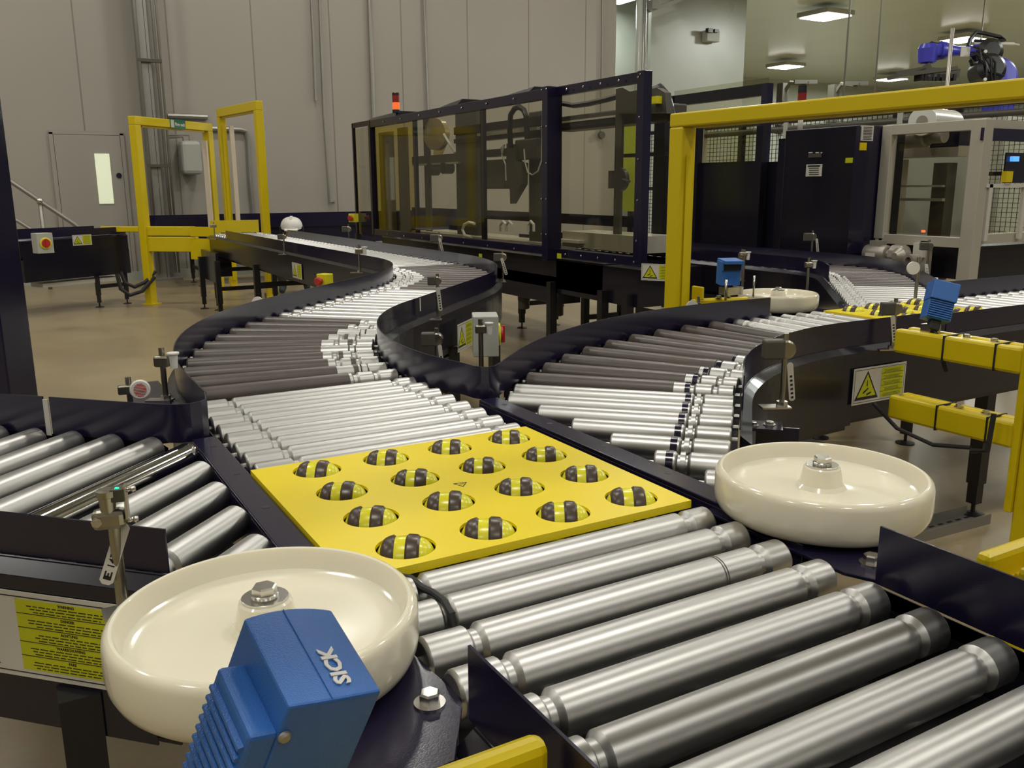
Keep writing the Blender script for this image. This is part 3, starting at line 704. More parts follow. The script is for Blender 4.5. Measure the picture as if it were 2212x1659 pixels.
MB().box((1.86, 1.15, .85), (.012, .06, .05)).build('clamp_plate', M['yellow'], pE, bevel=.004)
MB().tube([(1.80, -.03, .55), (1.80, .08, .53), (1.80, .2, .55), (1.82, .3, .6)], .006, 8).tube([(1.79, -.09, .66), (1.78, -.09, .56), (1.79, -.04, .545)], .007, 8).build('cable', M['rubber'], pE)

# mid-size blue scanners
def scanner(name_label, c, rz, tilt, s=1.0, fins=True, window=False, roll=0):
    t = thing('scanner', c, name_label, 'scanner')
    R = Matrix.Rotation(rz, 3, 'Z') @ Matrix.Rotation(tilt, 3, 'X') @ Matrix.Rotation(roll, 3, 'Y')
    c = Vector(c)
    def T(p): return c + R @ (Vector(p) * s)
    def bx(name, cc, dd, m, bev=.002):
        mb = MB().box((0, 0, 0), dd); mb.v = [T(v + Vector(cc)) for v in mb.v]; return mb.build(name, m, t, bevel=bev)
    bx('housing', (0, 0, .03), (.07, .05, .055), M['blue']); 
    if window:
        bx('hood', (0, -.012, .085), (.068, .075, .012), M['blue']); bx('window', (0, -.028, .068), (.056, .004, .026), M['ink'], 0)
        bx('back', (0, .018, .065), (.068, .02, .04), M['blue'])
        bx('cheek', (-.033, -.008, .07), (.006, .05, .03), M['blue']); bx('cheek', (.033, -.008, .07), (.006, .05, .03), M['blue'])
    else:
        bx('head', (0, -.004, .085), (.072, .062, .055), M['blue'])
    if fins:
        mb = MB()
        for i in range(8): mb.box((0, -.027, .008 + .0065 * i), (.064, .006, .003))
        mb.v = [T(v) for v in mb.v]; mb.build('cooling_fins', M['blue'], t)
    bx('connector', (0, .0, -.012), (.03, .03, .03), M['rubber'], .004)
    return t, T
sc2, T2 = scanner('blue scanner on the right-hand yellow bar, tilted over the straight conveyor', (1.875, .165, .865), radians(-35), radians(-18), 1.0, roll=radians(14))
MB().tube([T2((0, 0, -.02)), T2((.02, -.01, -.05)), T2((.03, -.02, -.09)), Vector((1.87, .11, .73))], .006, 8).build('cable', M['rubber'], sc2)
MB().box((1.875, .175, .845), (.05, .03, .025)).build('mount', M['zinc'], sc2)
sc3, T3 = scanner('blue scanner with open dark window behind the bend, left of the edge-on guide wheel', (2.02, 1.16, .87), radians(-22), radians(4), 1.12, fins=False, window=True)
MB().box((2.02, 1.14, .85), (.08, .05, .03)).cyl((1.955, 1.10, .82), (1.955, 1.10, .90), .005, 10).cyl((2.08, 1.08, .83), (2.08, 1.08, .91), .004, 10).build('mount', M['zinc'], sc3)

# =================================================================== left portals
pL = portal('yellow portal frame with a green exit sign on its beam, far left', ((.95, 9.0), (1.86, 9.82)), 1.91, .088)
s0 = Vector((.95, 9.0, 1.955)); s1 = Vector((1.86, 9.82, 1.955)); dS = (s1 - s0).normalized(); nS = Vector((dS.y, -dS.x, 0))
cS = s0.lerp(s1, .52) + nS * .045
sg = thing('exit_sign', cS - Vector((0, 0, .05)), 'small green exit sign on the beam of the far-left yellow portal', 'sign')
MB().eprism(cS, dS, (0, 0, 1), nS, [(-.13, -.05), (.13, -.05), (.13, .05), (-.13, .05)], .004).build('board', M['green'], sg)
text_mesh('lettering', 'Fire exit', .05, M['white'], sg, cS + dS * -.05 + Vector((0, 0, -.02)) + nS * .0045, dS, (0, 0, 1), .0005, .001)
mb = MB().eprism(cS + nS * .0042, dS, (0, 0, 1), nS, [(-.12, -.04), (-.065, -.04), (-.065, .04), (-.12, .04)], .001); mb.build('pictogram', M['label'], sg)
rbar(pL, 'side_bar', (.98, 8.98, .80), (1.40, 8.62, .80), .06, .1); rbar(pL, 'side_bar', (.98, 8.98, .66), (1.42, 8.6, .66), .06, .16)
rbar(pL, 'side_bar', (.90, 9.02, .82), (.55, 9.3, .82), .05, .06)
MB().box((1.45, 8.45, .80), (.02, .34, .1), radians(35)).box((1.42, 8.42, .62), (.02, .3, .22), radians(35)).box((1.46, 8.3, .45), (.02, .05, .3)).build('yellow_cover', M['yellow'], pL)
MB().box((1.80, 9.74, 1.2), (.03, .06, 1.2), radians(42)).build('light_grid', M['cream'], pL)
pR = portal('taller yellow portal frame beyond the end of the long straight run', ((2.10, 10.15), (2.25, 8.95)), 2.10, .085, bh=.10)
MB().box((2.20, 10.08, 1.35), (.05, .04, 1.3)).build('light_grid', M['cream'], pR)
MB().box((1.80, 8.50, .845), (.5, .02, .13), radians(-12)).build('yellow_cover', M['yellow'], pR)

# =================================================================== conveyors in the background
hA = thing('roller_conveyor', (3.4, 10.9, 0), 'long navy-sided conveyor crossing in front of the back wall', 'conveyor')
mb = MB().sheet([(1.3, 10.6), (5.6, 10.6)], .76, .905, .004, side=1).sheet([(1.3, 10.6), (5.6, 10.6)], .50, .74, .004, side=-1).box((3.45, 10.58, .75), (4.3, .05, .03)); mb.build('side_frame', M['navy'], hA)
MB().prism([(1.3, 10.6), (5.6, 10.6), (5.6, 11.2), (1.3, 11.2)], .72, .75).build('roller_bed', M['steel'], hA)
MB().sheet([(1.3, 11.2), (5.6, 11.2)], .5, .905, .004).build('back_frame', M['navy'], hA)
for x in (1.8, 3.0, 4.2, 5.4): trestle(hA, x, 10.9, pi / 2, .28)
# left conveyor I
def V2(p): return Vector((p[0], p[1]))
iA, iB = Vector((-1.3, 8.05)), Vector((.78, 9.22)); dI = (iB - iA).normalized(); nI = Vector((-dI.y, dI.x))
hI = thing('roller_conveyor', ((iA.x + iB.x) / 2, (iA.y + iB.y) / 2, 0), 'navy-sided conveyor at far left, ending at the yellow portal', 'conveyor')
side(hI, [iB, iA], 1, zb=.56); side(hI, [iB + nI * .55, iA + nI * .55], -1)
MB().prism([iA, iB, iB + nI * .55, iA + nI * .55], .72, .75).build('roller_bed', M['steel'], hI)
MB().prism([iB - dI * 1.2 - nI * .03, iB - nI * .03, iB + nI * .2, iB - dI * 1.2 + nI * .2], .34, .6).build('drive_housing', M['navydk'], hI)
for s_ in (.12, .35): 
    p = iB - dI * (s_ + .1 * 0) ; 
trestle(hI, iB.x - dI.x * .22 + nI.x * .02, iB.y - dI.y * .22 + nI.y * .02, atan2(dI.y, dI.x), .17, .4); trestle(hI, iA.x + dI.x * .3, iA.y + dI.y * .3, atan2(nI.y, nI.x), .25)
MB().tube([(.62, 8.9, .36), (.64, 8.88, .2), (.72, 8.86, .13), (.85, 8.9, .16), (1.0, 8.98, .3)], .022, 8).build('conduit_loop', M['rubber'], hI)
MB().tube([(.66, 8.92, .38), (.69, 8.9, .26), (.78, 8.9, .21), (.9, 8.96, .25), (1.02, 9.0, .36)], .02, 8).build('conduit_loop', M['rubber'], hI)
# pale drip tray
dt = MB().prism([(-.1, 8.75), (.65, 9.15), (.55, 9.35), (-.2, 8.95)], .27, .31).build('drip_tray', M['label'], hI)

# small boxes: isolators, e-stops, junction boxes
def isolator(c, n, label, s=1.0):
    """grey box with yellow/red rotary isolator facing n"""
    c = Vector(c); n = Vector(n).normalized(); u = Vector((0, 0, 1)); r = n.cross(u).normalized() * -1
    t = thing('isolator_switch', c - Vector((0, 0, .06 * s)), label, 'switch')
    m3 = Matrix((r, n, u)).transposed()
    MB().box(c, (.095 * s, .075 * s, .12 * s), m3=m3).build('box', M['grey'], t, bevel=.003)
    MB().lathe(c + n * .0375 * s, n, [(0, .034 * s), (.006 * s, .034 * s), (.008 * s, .03 * s)], 24).build('yellow_ring', M['lemon'], t)
    mb = MB().lathe(c + n * .044 * s, n, [(0, .026 * s), (.008 * s, .024 * s)], 20); mb.box(c + n * .053 * s, (.012 * s, .012 * s, .05 * s), m3=m3); mb.build('red_knob', M['red'], t)
    return t
def estop(c, n, label, s=1.0):
    c = Vector(c); n = Vector(n).normalized(); u = Vector((0, 0, 1)); r = u.cross(n).normalized(); m3 = Matrix((r, n, u)).transposed()
    t = thing('emergency_stop', c - Vector((0, 0, .035 * s)), label, 'switch')
    MB().box(c, (.068 * s, .06 * s, .075 * s), m3=m3).build('box', M['lemon'], t, bevel=.004)
    MB().lathe(c + n * .03 * s, n, [(0, .014 * s), (.016 * s, .014 * s), (.018 * s, .024 * s), (.03 * s, .024 * s), (.034 * s, .018 * s)], 20).build('mushroom_button', M['red'], t)
    return t
isolator(pd(1048, 722, 2.75), (.88, -.42, 0), 'grey box with red and yellow rotary knob, seen through the gap of the corner guard', 1.05)
isolator(pd(92, 525, 8.0), (.35, -.9, 0), 'grey box with rotary knob on the far-left conveyor', 1.5)
estop(pd(702, 606, 4.8), (-.85, -.5, 0), 'yellow emergency stop with red button under the long straight run', 1.0)
estop((2.90, 7.80, .93), (-.8, -.6, 0), 'yellow emergency stop by the left end of the clear machine guard', 1.2)

# =================================================================== warning signs
def warn_sign(o, ax, w, h, label, lines=5, text=False, parent_thick=.0015):
    """o = lower-left corner, ax = horizontal direction"""
    o = Vector(o); ax = Vector(ax).normalized(); ay = Vector((0, 0, 1)); az = ax.cross(ay)
    t = thing('warning_sign', o + ax * w / 2, label, 'sign')
    MB().eprism(o, ax, ay, az, [(0, 0), (w, 0), (w, h), (0, h)], .0015).build('board', M['label'], t)
    o2 = o + az * .0016
    mb = MB(); e = h * .05
    for (x0, y0, x1, y1) in ((e, e, w - e, e * 1.25), (e, h - e * 1.25, w - e, h - e), (e, e, e * 1.25, h - e), (w - e * 1.25, e, w - e, h - e)):
        mb.eprism(o2, ax, ay, az, [(x0, y0), (x1, y0), (x1, y1), (x0, y1)], .0002)
    mb.build('border_line', M['ink'], t)
    # triangle
    tx = w * .26; R = min(h * .5, w * .27)
    cx = o2 + ax * tx + ay * (h * .43)
    k = 1.0
    P = [(-R * .95, -R * .62), (R * .95, -R * .62), (0, R * .95)]
    MB().eprism(cx, ax, ay, az, P, .0003).build('triangle', M['ink'], t)
    MB().eprism(cx + az * .0003, ax, ay, az, [(p[0] * .78, (p[1] + .03 * R) * .78 + 0) for p in P], .0003).build('triangle_field', M['warn'], t)
    mb = MB(); c2 = cx + az * .0007
    mb.eprism(c2, ax, ay, az, [(-R * .32, -R * .2), (R * .1, R * .02), (R * .12, -R * .06), (-R * .28, -R * .3)], .0002)
    mb.eprism(c2, ax, ay, az, [(-R * .02, -R * .32), (R * .34, -R * .22), (R * .36, -R * .3), (0, -R * .42)], .0002)
    mb.eprism(c2, ax, ay, az, [(-R * .05, R * .1), (R * .04, R * .1), (R * .02, R * .42), (-R * .03, R * .42)], .0002)
    mb.build('crush_symbol', M['ink'], t)
    x0 = w * .52; x1 = w * .95; y0 = h * .1; y1 = h * .92
    MB().eprism(o2, ax, ay, az, [(x0, y0), (x1, y0), (x1, y1), (x0, y1)], .0003).build('text_field', M['warn'], t)
    mb = MB(); o3 = o2 + az * .0004
    for i in range(1, lines):
        y = y0 + (y1 - y0) * i / lines; mb.eprism(o3, ax, ay, az, [(x0, y), (x1, y), (x1, y + h * .008), (x0, y + h * .008)], .0002)
    rnd = random.Random(int(w * 1e4))
    for i in range(lines):
        yb = y0 + (y1 - y0) * i / lines; hh = (y1 - y0) / lines
        for j in range(3):
            ww = (x1 - x0) * rnd.uniform(.3, .42); xm = (x0 + x1) / 2; yy_ = yb + hh * (.14 + .2 * j)
            xa = xm - ww
            while xa < xm + ww:
                wl = rnd.uniform(.02, .05) * w * .8; mb.eprism(o3, ax, ay, az, [(xa, yy_), (min(xa + wl, xm + ww), yy_), (min(xa + wl, xm + ww), yy_ + hh * .07), (xa, yy_ + hh * .07)], .0001); xa += wl + w * .006
    mb.build('small_print', M['ink'], t)
    if text:
        for i, wd in enumerate(('FARE', 'WAARSCHUWING', 'ACHTUNG', 'DANGER', 'WARNING')):
            yb = y0 + (y1 - y0) * (i + .74) / lines
            text_mesh('heading', wd, (y1 - y0) / lines * .26, M['ink'], t, o3 + ax * (x0 + x1) / 2 + ay * yb, ax, ay, .0001, .0002, 'CENTER')
    return t
# on the near-left spur's outer side: panel along (1,-1) direction
axG = Vector((q, -q, 0))
pG = Vector((-.283, -.267, 0)) + Vector((-q, -q, 0)) * .031
def gpt(s_, z): return pG - axG * s_ + Vector((0, 0, z))
MB().sheet([gpt(1.5, 0).xy, gpt(.015, 0).xy], .535, .752, .0025, side=-1).build('panel', M['navydk'], g1)
warn_sign(gpt(.408, .607) + Vector((-q, -q, 0)) * .004, axG, .375, .125, 'large warning sign with yellow text block on the near side of the left-hand spur', text=True)
warn_sign((1.79, .358, .585), (1, 0, 0), .245, .115, 'warning sign with black triangle on the side of the right-hand conveyor')
w0 = onx(650, 608, 1.475); warn_sign((1.478, onx(632, 600, 1.475).y + .0, .585), (0, -1, 0), .24, .115, 'warning sign on the left side of the long straight run')
warn_sign(Vector((1.13, 1.815, .585)) + Vector((q, -q, 0)) * .033, (-q * -1, q, 0) if False else (q, q, 0), .2, .115, 'warning sign on the diagonal run, seen inside the corner guard gap')
warn_sign(pd(158, 531, 8.45), Vector((dI.x, dI.y, 0)), .2, .1, 'small warning sign on the side of the far-left conveyor')
warn_sign((xi - .034, yi + .95, .60), (0, -1, 0), .22, .11, 'warning sign on the far conveyor side, just right of the big portal post')
warn_sign(pd(1385, 605, 5.3), (0, -1, 0) if False else (.55, -.83, 0), .21, .10, 'warning sign on the machine side, left of the big yellow portal post')

# =================================================================== sensor stands
def tagplate(parent, top, bottom, w=.016, face=None, body=None, facing=Vector((-.45, -.89, 0))):
    top, bottom = Vector(top), Vector(bottom); ay = (top - bottom); L = ay.length; ay.normalize(); ax = ay.cross(facing).normalized() * -1; az = ax.cross(ay)
    if az.dot(facing) < 0: ax = -ax; az = -az
    pts = [(-w / 2, .004), (-w / 2 + .004, 0), (w / 2 - .004, 0), (w / 2, .004), (w / 2, L - .004), (w / 2 - .004, L), (-w / 2 + .004, L), (-w / 2, L - .004)]
    p = MB().eprism(bottom, ax, ay, az, pts, .0012).build('tag', M['label'], parent)
    if body:
        text_mesh('lettering', body, w * .72, M['ink'], p, bottom + ay * .020 + ax * w * .26 + az * .0014, ay, -ax, .0001, .0002, spacing=1.05)
        mb = MB(); o = bottom + az * .0013
        for (x0, y0, x1, y1) in ((-w * .28, .006, w * .28, .0105), (-w * .28, .006, -w * .16, .016), (w * .16, .006, w * .28, .016), (-.001, .008, .001, .014)):
            mb.eprism(o, ax, ay, az, [(x0, y0), (x1, y0), (x1, y1), (x0, y1)], .0002)
        mb.build('bracket_mark', M['ink'], p)
    else:
        mb = MB(); o = bottom + az * .0013
        for i in range(6): mb.eprism(o, ax, ay, az, [(-w * .2, .006 + L * .11 * i), (w * .22, .006 + L * .11 * i), (w * .22, .006 + L * .11 * i + L * .06), (-w * .2, .006 + L * .11 * i + L * .05)], .0002)
        mb.build('tag_print', M['ink'], p)
    return p
def stand(base, z0, z1, label, kind='clamp', face=(-.45, -.89), rod=.006, s=1.0, tg=None, wide=True, cat='sensor stand', footed=True):
    x, y = base; t = thing('sensor_stand', (x, y, z0), label, cat)
    MB().cyl((x, y, z0), (x, y, z1 + .012 * s), rod, 14).build('rod', M['stainless'], t)
    f = Vector((face[0], face[1], 0)).normalized(); r = Vector((-f.y, f.x, 0)); m3 = Matrix((r, f, Vector((0, 0, 1)))).transposed()
    c = Vector((x, y, z1 - .015 * s))
    if kind == 'clamp':
        MB().box(c - r * .006 * s, (.05 * s, .02 * s, .026 * s), m3=m3).build('clamp', M['stainless'], t, bevel=.005 * s)
        mb = MB().lathe(c + f * .010 * s - r * .02 * s, f, [(0, .008 * s), (.002 * s, .008 * s)], 6, smooth=False); mb.build('clamp_bolt', M['zinc'], t)
    elif kind == 'block':
        MB().box(c - r * .02 * s, (.036 * s, .022 * s, .034 * s), m3=m3).build('sensor', M['gearmotor'], t, bevel=.004 * s)
        MB().lathe(c + f * -.012 * s, f, [(0, .016 * s), (.02 * s, .016 * s), (.022 * s, .013 * s)], 20).build('clamp', M['stainless'], t)
    elif kind == 'reflector':
        cc = c + r * .022 * s + f * .008 * s
        MB().box(c + f * 0, (.045 * s, .016 * s, .02 * s), m3=m3).build('clamp', M['stainless'], t, bevel=.003 * s)
        MB().lathe(cc, f, [(0, .021 * s), (.006 * s, .021 * s), (.008 * s, .019 * s)], 28).build('reflector', M['white'], t)
        mb = MB()
        for k_ in range(-4, 5):
            hw = sqrt(max(.0001, 16 - k_ * k_ * .8)) * .0033 * s; mb.box(cc + f * .0085 * s + Vector((0, 0, k_ * .0033 * s)), (hw * 2, .0006, .0012 * s), m3=m3)
        mb.build('reflector_ribs', M['red'], t)
    elif kind == 'knob':
        MB().box(c, (.03 * s, .02 * s, .022 * s), m3=m3).build('clamp', M['stainless'], t, bevel=.004 * s)
        MB().lathe(c + r * .022 * s, Vector((0, 0, 1)), [(-.014 * s, .007 * s), (.012 * s, .009 * s), (.014 * s, .012 * s), (.017 * s, .012 * s)], 16).build('reflector_cap', M['white'], t)
    elif kind == 'disc':
        MB().lathe(c, f, [(-.012 * s, .01 * s), (.012 * s, .01 * s)], 16).build('clamp', M['zinc'], t)
        MB().lathe(c - r * .02 * s + f * .01 * s, f, [(0, .017 * s), (.006 * s, .017 * s)], 24).build('reflector', M['white'], t)
    if footed:
        mb = MB(); mb.box((x - r.x * .012 * s, y - r.y * .012 * s, z0 + .002), (.05 * s, .026 * s, .004), m3=m3); mb.lathe((x, y, z0 + .004), (0, 0, 1), [(0, .01 * s), (.008 * s, .01 * s)], 6, smooth=False)
        mb.build('foot_nut', M['zinc'], t)
    if tg: tagplate(t, tg[0], tg[1], tg[2], body=tg[3] if len(tg) > 3 else None)
    return t
# near-left stand with sensor head, green light and tag
sx, sy = -.345, -.335
st = thing('sensor_stand', (sx, sy, .762), 'steel sensor stand with green light and white tag, left of the left foreground guide wheel', 'sensor stand')
MB().cyl((sx, sy, .762), (sx, sy, .885), .0068, 24).build('rod', M['stainless'], st)
f_ = Vector((-.25, -.97, 0)).normalized(); r_ = Vector((.97, -.25, 0)); m3 = Matrix((r_, -f_, Vector((0, 0, 1)))).transposed()
cc = Vector((sx, sy, .876)) - r_ * .004
MB().box(cc, (.036, .02, .024), m3=m3).build('clamp', M['stainless'], st, bevel=.006)
MB().lathe(cc - r_ * .012 + f_ * .0105, f_, [(0, .0062), (.0015, .0062)], 6, smooth=False).lathe(cc - r_ * .012 + f_ * .0118, f_, [(0, .0035), (.001, .0035)], 12).build('clamp_bolt', M['zinc'], st)
MB().lathe((sx - .004, sy, .885), (0, 0, 1), [(0, .0085), (.018, .0095), (.019, .0115), (.026, .0115), (.0265, .006)], 28).build('sensor_barrel', M['stainless'], st)
hd = MB().box(Vector((sx, sy, .905)) + r_ * .008, (.016, .018, .016), m3=m3).build('sensor_head', M['gearmotor'], st, bevel=.002)
MB().lathe(Vector((sx, sy, .9125)) + r_ * .008 + f_ * .004, (0, 0, 1), [(0, .0028), (.0012, .0022)], 12).build('status_light', M['led'], hd)
mb = MB(); 
for zz, l in ((.909, .022), (.872, .020)): mb.cyl(Vector((sx, sy, zz)) + r_ * .012, Vector((sx, sy, zz)) + r_ * (.012 + l * .6), .0028, 12); mb.cyl(Vector((sx, sy, zz)) + r_ * (.022), Vector((sx, sy, zz)) + r_ * .027, .0042, 6)
mb.box(Vector((sx, sy, .895)) + r_ * .016, (.003, .014, .04), m3=m3); mb.build('screws', M['zinc'], st)
tt = pd(268, 1130, (Vector((sx, sy, .85)) - CAM).dot(FW)); tb = pd(228, 1262, (Vector((sx, sy, .79)) - CAM).dot(FW) - .012)
tagplate(st, tt, tb, .016, body='147W')
MB().box((sx + .012, sy - .01, .7635), (.07, .03, .004)).build('foot_nut', M['zinc'], st)
# the others
stand((-.228, .515), .70, .862, 'steel stand with a round red-ribbed reflector behind the left guard', 'reflector', rod=.0058, s=.95, face=(-.12, -.99))
stand((-.135, .69), .775, .885, 'steel stand with white reflector cap at the left of the first bend', 'knob', rod=.0065, s=1.15, face=(-.5, -.86))
stand((1.01, 1.665), .748, .915, 'sensor stand with white tag on the diagonal run, right side', 'block', s=1.0, tg=((.99, 1.62, .88), (1.0, 1.62, .79), .015))
stand((1.10, .0), .748, .905, 'sensor stand with flat sensor at the inner start of the right-hand bend', 'block', s=1.35, tg=((1.085, -.03, .86), (1.10, -.03, .77), .014))
stand((1.94, .345), .748, .895, 'sensor stand on the near side of the right-hand straight, left of the yellow bar', 'block', s=1.2, tg=((1.91, .33, .86), (1.93, .33, .775), .014))
stand((1.90, 2.74), .748, .90, 'sensor stand with hanging tag at the outer edge of the second bend', 'block', s=1.3, tg=((1.87, 2.7, .88), (1.9, 2.7, .79), .016))
stand((1.465, 5.4), .748, .90, 'slim sensor stand halfway along the left side of the long run', 'block', s=1.2)
stand((1.43, 3.66), .748, .90, 'sensor stand with white block where the long run starts', 'knob', s=1.5)
stand((1.46, 7.9), .748, .90, 'sensor stand near the far end of the long run, left side', 'clamp', s=1.3)
stand((.76, .84), .70, .862, 'bright steel stand with a clear cap inside the corner guard', 'knob', s=1.1, rod=.0075)
stand((.66, .93), .62, .83, 'sensor stand lower down inside the corner guard, beside the warning sign', 'block', s=1.2, tg=((.655, .90, .80), (.665, .9, .70), .012))
stand((2.19, 4.15), .74, .93, 'sensor stand with round clamp on the right side of the long run', 'block', s=1.6, tg=((2.17, 4.1, .91), (2.19, 4.1, .82), .018))
stand((2.2, 6.0), .74, .92, 'small sensor stand far along the right side of the long run', 'block', s=1.5)
stand((1.73, 1.0), .62, .845, 'stand with white disc reflector behind the right-hand bend guard', 'disc', s=1.3, rod=.005)
stand(onx(1607, 560, 2.75).xy, .74, .93, 'plain steel post behind the window scanner', 'clamp', s=.8, rod=.007)
stand((3.06, 2.15), .74, .895, 'sensor stand with white cap at the left side of the far spur', 'knob', s=1.4)
stand((2.87, 1.52), .74, .90, 'bright stand beside the far spur rollers, behind the edge-on wheel', 'knob', s=1.2)
stand((4.05, 2.55), .70, .95, 'sensor stand in front of the dark cabinet', 'block', s=1.5, tg=((4.03, 2.5, .92), (4.05, 2.5, .83), .016))
stand(pd(2004, 560, 4.5).xy, .70, .96, 'sensor stand below the gearmotor of the aluminium machine', 'block', s=1.2, tg=(pd(2001, 570, 4.4), pd(2003, 600, 4.4), .016))
stand((2.93, .985), .76, .93, 'stand with white round reflector above the tilted blue scanner', 'disc', s=1.6, rod=.007)
stand(pd(572, 625, 6.2).xy, .30, .50, 'low stand with white disc under the long straight run', 'disc', s=2.4, rod=.01, footed=False)

# =================================================================== helpers for things standing on a known plane
def bxx(parent, name, X, p0, p1, th, m, bevel=0):
    """box whose front face lies in the plane x=X between two picture corners, th deep in +x"""
    xm = (p0[0] + p1[0]) / 2; ym = (p0[1] + p1[1]) / 2
    y0 = onx(p0[0], ym, X).y; y1 = onx(p1[0], ym, X).y; z1 = onx(xm, p0[1], X).z; z0 = onx(xm, p1[1], X).z
    mb = MB().box((X + th / 2, (y0 + y1) / 2, (z0 + z1) / 2), (th, abs(y1 - y0), abs(z1 - z0)))
    if parent is None: return mb
    return mb.build(name, M[m] if isinstance(m, str) else m, parent, bevel)
def byy(parent, name, Y, p0, p1, th, m, bevel=0):
    xm = (p0[0] + p1[0]) / 2; ym = (p0[1] + p1[1]) / 2
    x0 = ony(p0[0], ym, Y).x; x1 = ony(p1[0], ym, Y).x; z1 = ony(xm, p0[1], Y).z; z0 = ony(xm, p1[1], Y).z
    mb = MB().box(((x0 + x1) / 2, Y - th / 2, (z0 + z1) / 2), (abs(x1 - x0), th, abs(z1 - z0)))
    if parent is None: return mb
    return mb.build(name, M[m] if isinstance(m, str) else m, parent, bevel)
# =================================================================== clear machine enclosure (x = 2.95)
XE = 2.95
yN, yC, yF = 2.9, 3.86, 7.30
ZT1, ZB1 = 1.905, .775
en = thing('machine_guard', (3.5, 5.1, 0), 'navy framed machine guard with large clear panels, in the middle distance', 'machine guard')
def postv(x, y, z0, z1, w=.06, d=.06, nm='guard_post'):
    p = MB().box((x, y, (z0 + z1) / 2), (d, w, z1 - z0)).build(nm, M['navy'], en, bevel=.004); return p
postv(XE - .03, yC, ZB1 - .03, ZT1, .07, .12); postv(XE, yN, ZB1, ZT1, .07); postv(XE, yF, ZB1, ZT1, .05)
rail_t = MB().box((XE, (yC + yF) / 2, ZT1 - .035), (.05, yF - yC, .07)).box((XE + .02, (yN + yC) / 2, ZT1 - .03), (.05, yC - yN, .06)).build('top_rail', M['navy'], en, bevel=.004)
rail_b = MB().box((XE, (yC + yF) / 2, ZB1 + .03), (.05, yF - yC, .06)).box((XE + .02, (yN + yC) / 2, ZB1 + .02), (.05, yC - yN, .06)).build('bottom_rail', M['navy'], en, bevel=.004)
for px in (1038, 893): 
    y = onx(px, 380, XE).y; MB().box((XE + .03, y, (ZT1 + ZB1) / 2), (.03, .045, ZT1 - ZB1)).build('mullion', M['navydk'], en)
y1 = onx(1038, 380, XE).y; y2 = onx(893, 380, XE).y
for a, b, mm in ((yN + .03, yC - .03, 'clear'), (yC + .03, y1, 'clear'), (y1, y2, 'clear'), (y2, yF, 'tinted')):
    MB().box((XE + .005, (a + b) / 2, (ZT1 + ZB1) / 2), (.004, b - a - .01, ZT1 - ZB1 - .1)).build('clear_panel', M[mm], en)
mb = MB()
for yy_ in [yN + .02 + .19 * i for i in range(5)] + [yC + .1 + .42 * i for i in range(8)]:
    for z in (ZT1 - .035, ZB1 + .02): mb.lathe((XE - .032, yy_, z), (-1, 0, 0), [(0, .008), (.004, .006)], 8)
for yy_ in (yC - .03, yC + .03, yN):
    for i in range(5): mb.lathe((XE - (.095 if yy_ != yN else .032), yy_, ZB1 + .15 + i * .24), (-1, 0, 0), [(0, .007), (.004, .005)], 8)
mb.build('screws', M['zinc'], en)
# return faces (going right, +x) at the near end, roof wedge caps
def wedge(px0, px1, dz):
    ya = onx(px0, 220, XE + .15).y; yb = onx(px1, 220, XE + .15).y
    MB().add([(XE, ya, ZT1), (XE, yb, ZT1), (XE + .35, yb, ZT1), (XE + .35, ya, ZT1), (XE + .05, ya - .15, ZT1 + dz * .7), (XE + .05, yb, ZT1 + dz), (XE + .35, yb, ZT1 + dz), (XE + .35, ya - .15, ZT1 + dz * .7)],
             [(0, 1, 2, 3), (4, 7, 6, 5), (0, 4, 5, 1), (1, 5, 6, 2), (2, 6, 7, 3), (3, 7, 4, 0)]).build('column_cap', M['black'], en)
wedge(815, 885, .05); wedge(978, 1022, .05); wedge(1125, 1180, .04)
# dark base cabinet
MB().box((3.45, 5.3, .64), (.9, 3.9, .22)).box((3.35, 3.45, .62), (.7, .95, .24)).box((3.1, 4.5, .52), (.2, 1.2, .2)).build('base_cabinet', M['navydk'], en, bevel=.004)
for yl in (3.95, 3.32, 3.05, 2.72, 6.9):
    xx = 2.98 if yl != 2.72 else 3.3
    leg(en, xx, max(yl, 2.95) if yl == 2.72 else yl, .58, .055)
leg(en, 3.7, 3.4, .58, .055); leg(en, 3.7, 6.5, .58)
MB().bar((3.3, 3.35, .38), (3.3, 2.75, .38), .05, .12).build('cable_tray', M['gearmotor'], en)
for px, yb, yt in ((1132, 667, 600), (1204, 682, 610)):
    a = onx(px, yb, 3.12); b = onx(px, yt, 3.12); mb = MB(); mb.lathe(a, (0, 0, 1), [(0, .035), (.006, .045), (.07, .045), (.071, .05), (b.z - a.z, .05)], 20); mb.build('motor', M['gearmotor'], en)
mb = MB()
for px in (1090, 1208, 897, 1038): 
    c = onx(px, 553, 2.9); mb.box(c, (.004, .05, .035))
mb.build('yellow_marker', M['warn'], en)
# machinery inside
ms = thing('packing_machine', (3.7, 5.2, 0), 'dark columns, beam and carriage of the packing machine inside the clear guard', 'machine')
XM = 3.35
bxx(ms, 'column', XM, (985, 235), (1030, 545), .05, 'gearmotor', .01); bxx(ms, 'column', XM, (1142, 240), (1172, 545), .04, 'gearmotor', .01)
bxx(ms, 'column', XM + .3, (822, 285), (848, 545), .04, 'gearmotor'); bxx(ms, 'column', XM + .3, (862, 275), (880, 545), .03, 'gearmotor')
bxx(ms, 'column', XM, (917, 250), (928, 520), .02, 'gearmotor')
bxx(ms, 'beam', XM - .02, (980, 262), (1180, 280), .08, 'black'); bxx(ms, 'beam', XM - .02, (980, 290), (1180, 300), .08, 'black'); bxx(ms, 'beam_slide', XM - .06, (1030, 281), (1160, 287), .03, 'alu')
bxx(ms, 'beam', XM, (890, 335), (985, 352), .1, 'gearmotor'); bxx(ms, 'beam_slide', XM - .03, (890, 352), (990, 356), .03, 'alu')
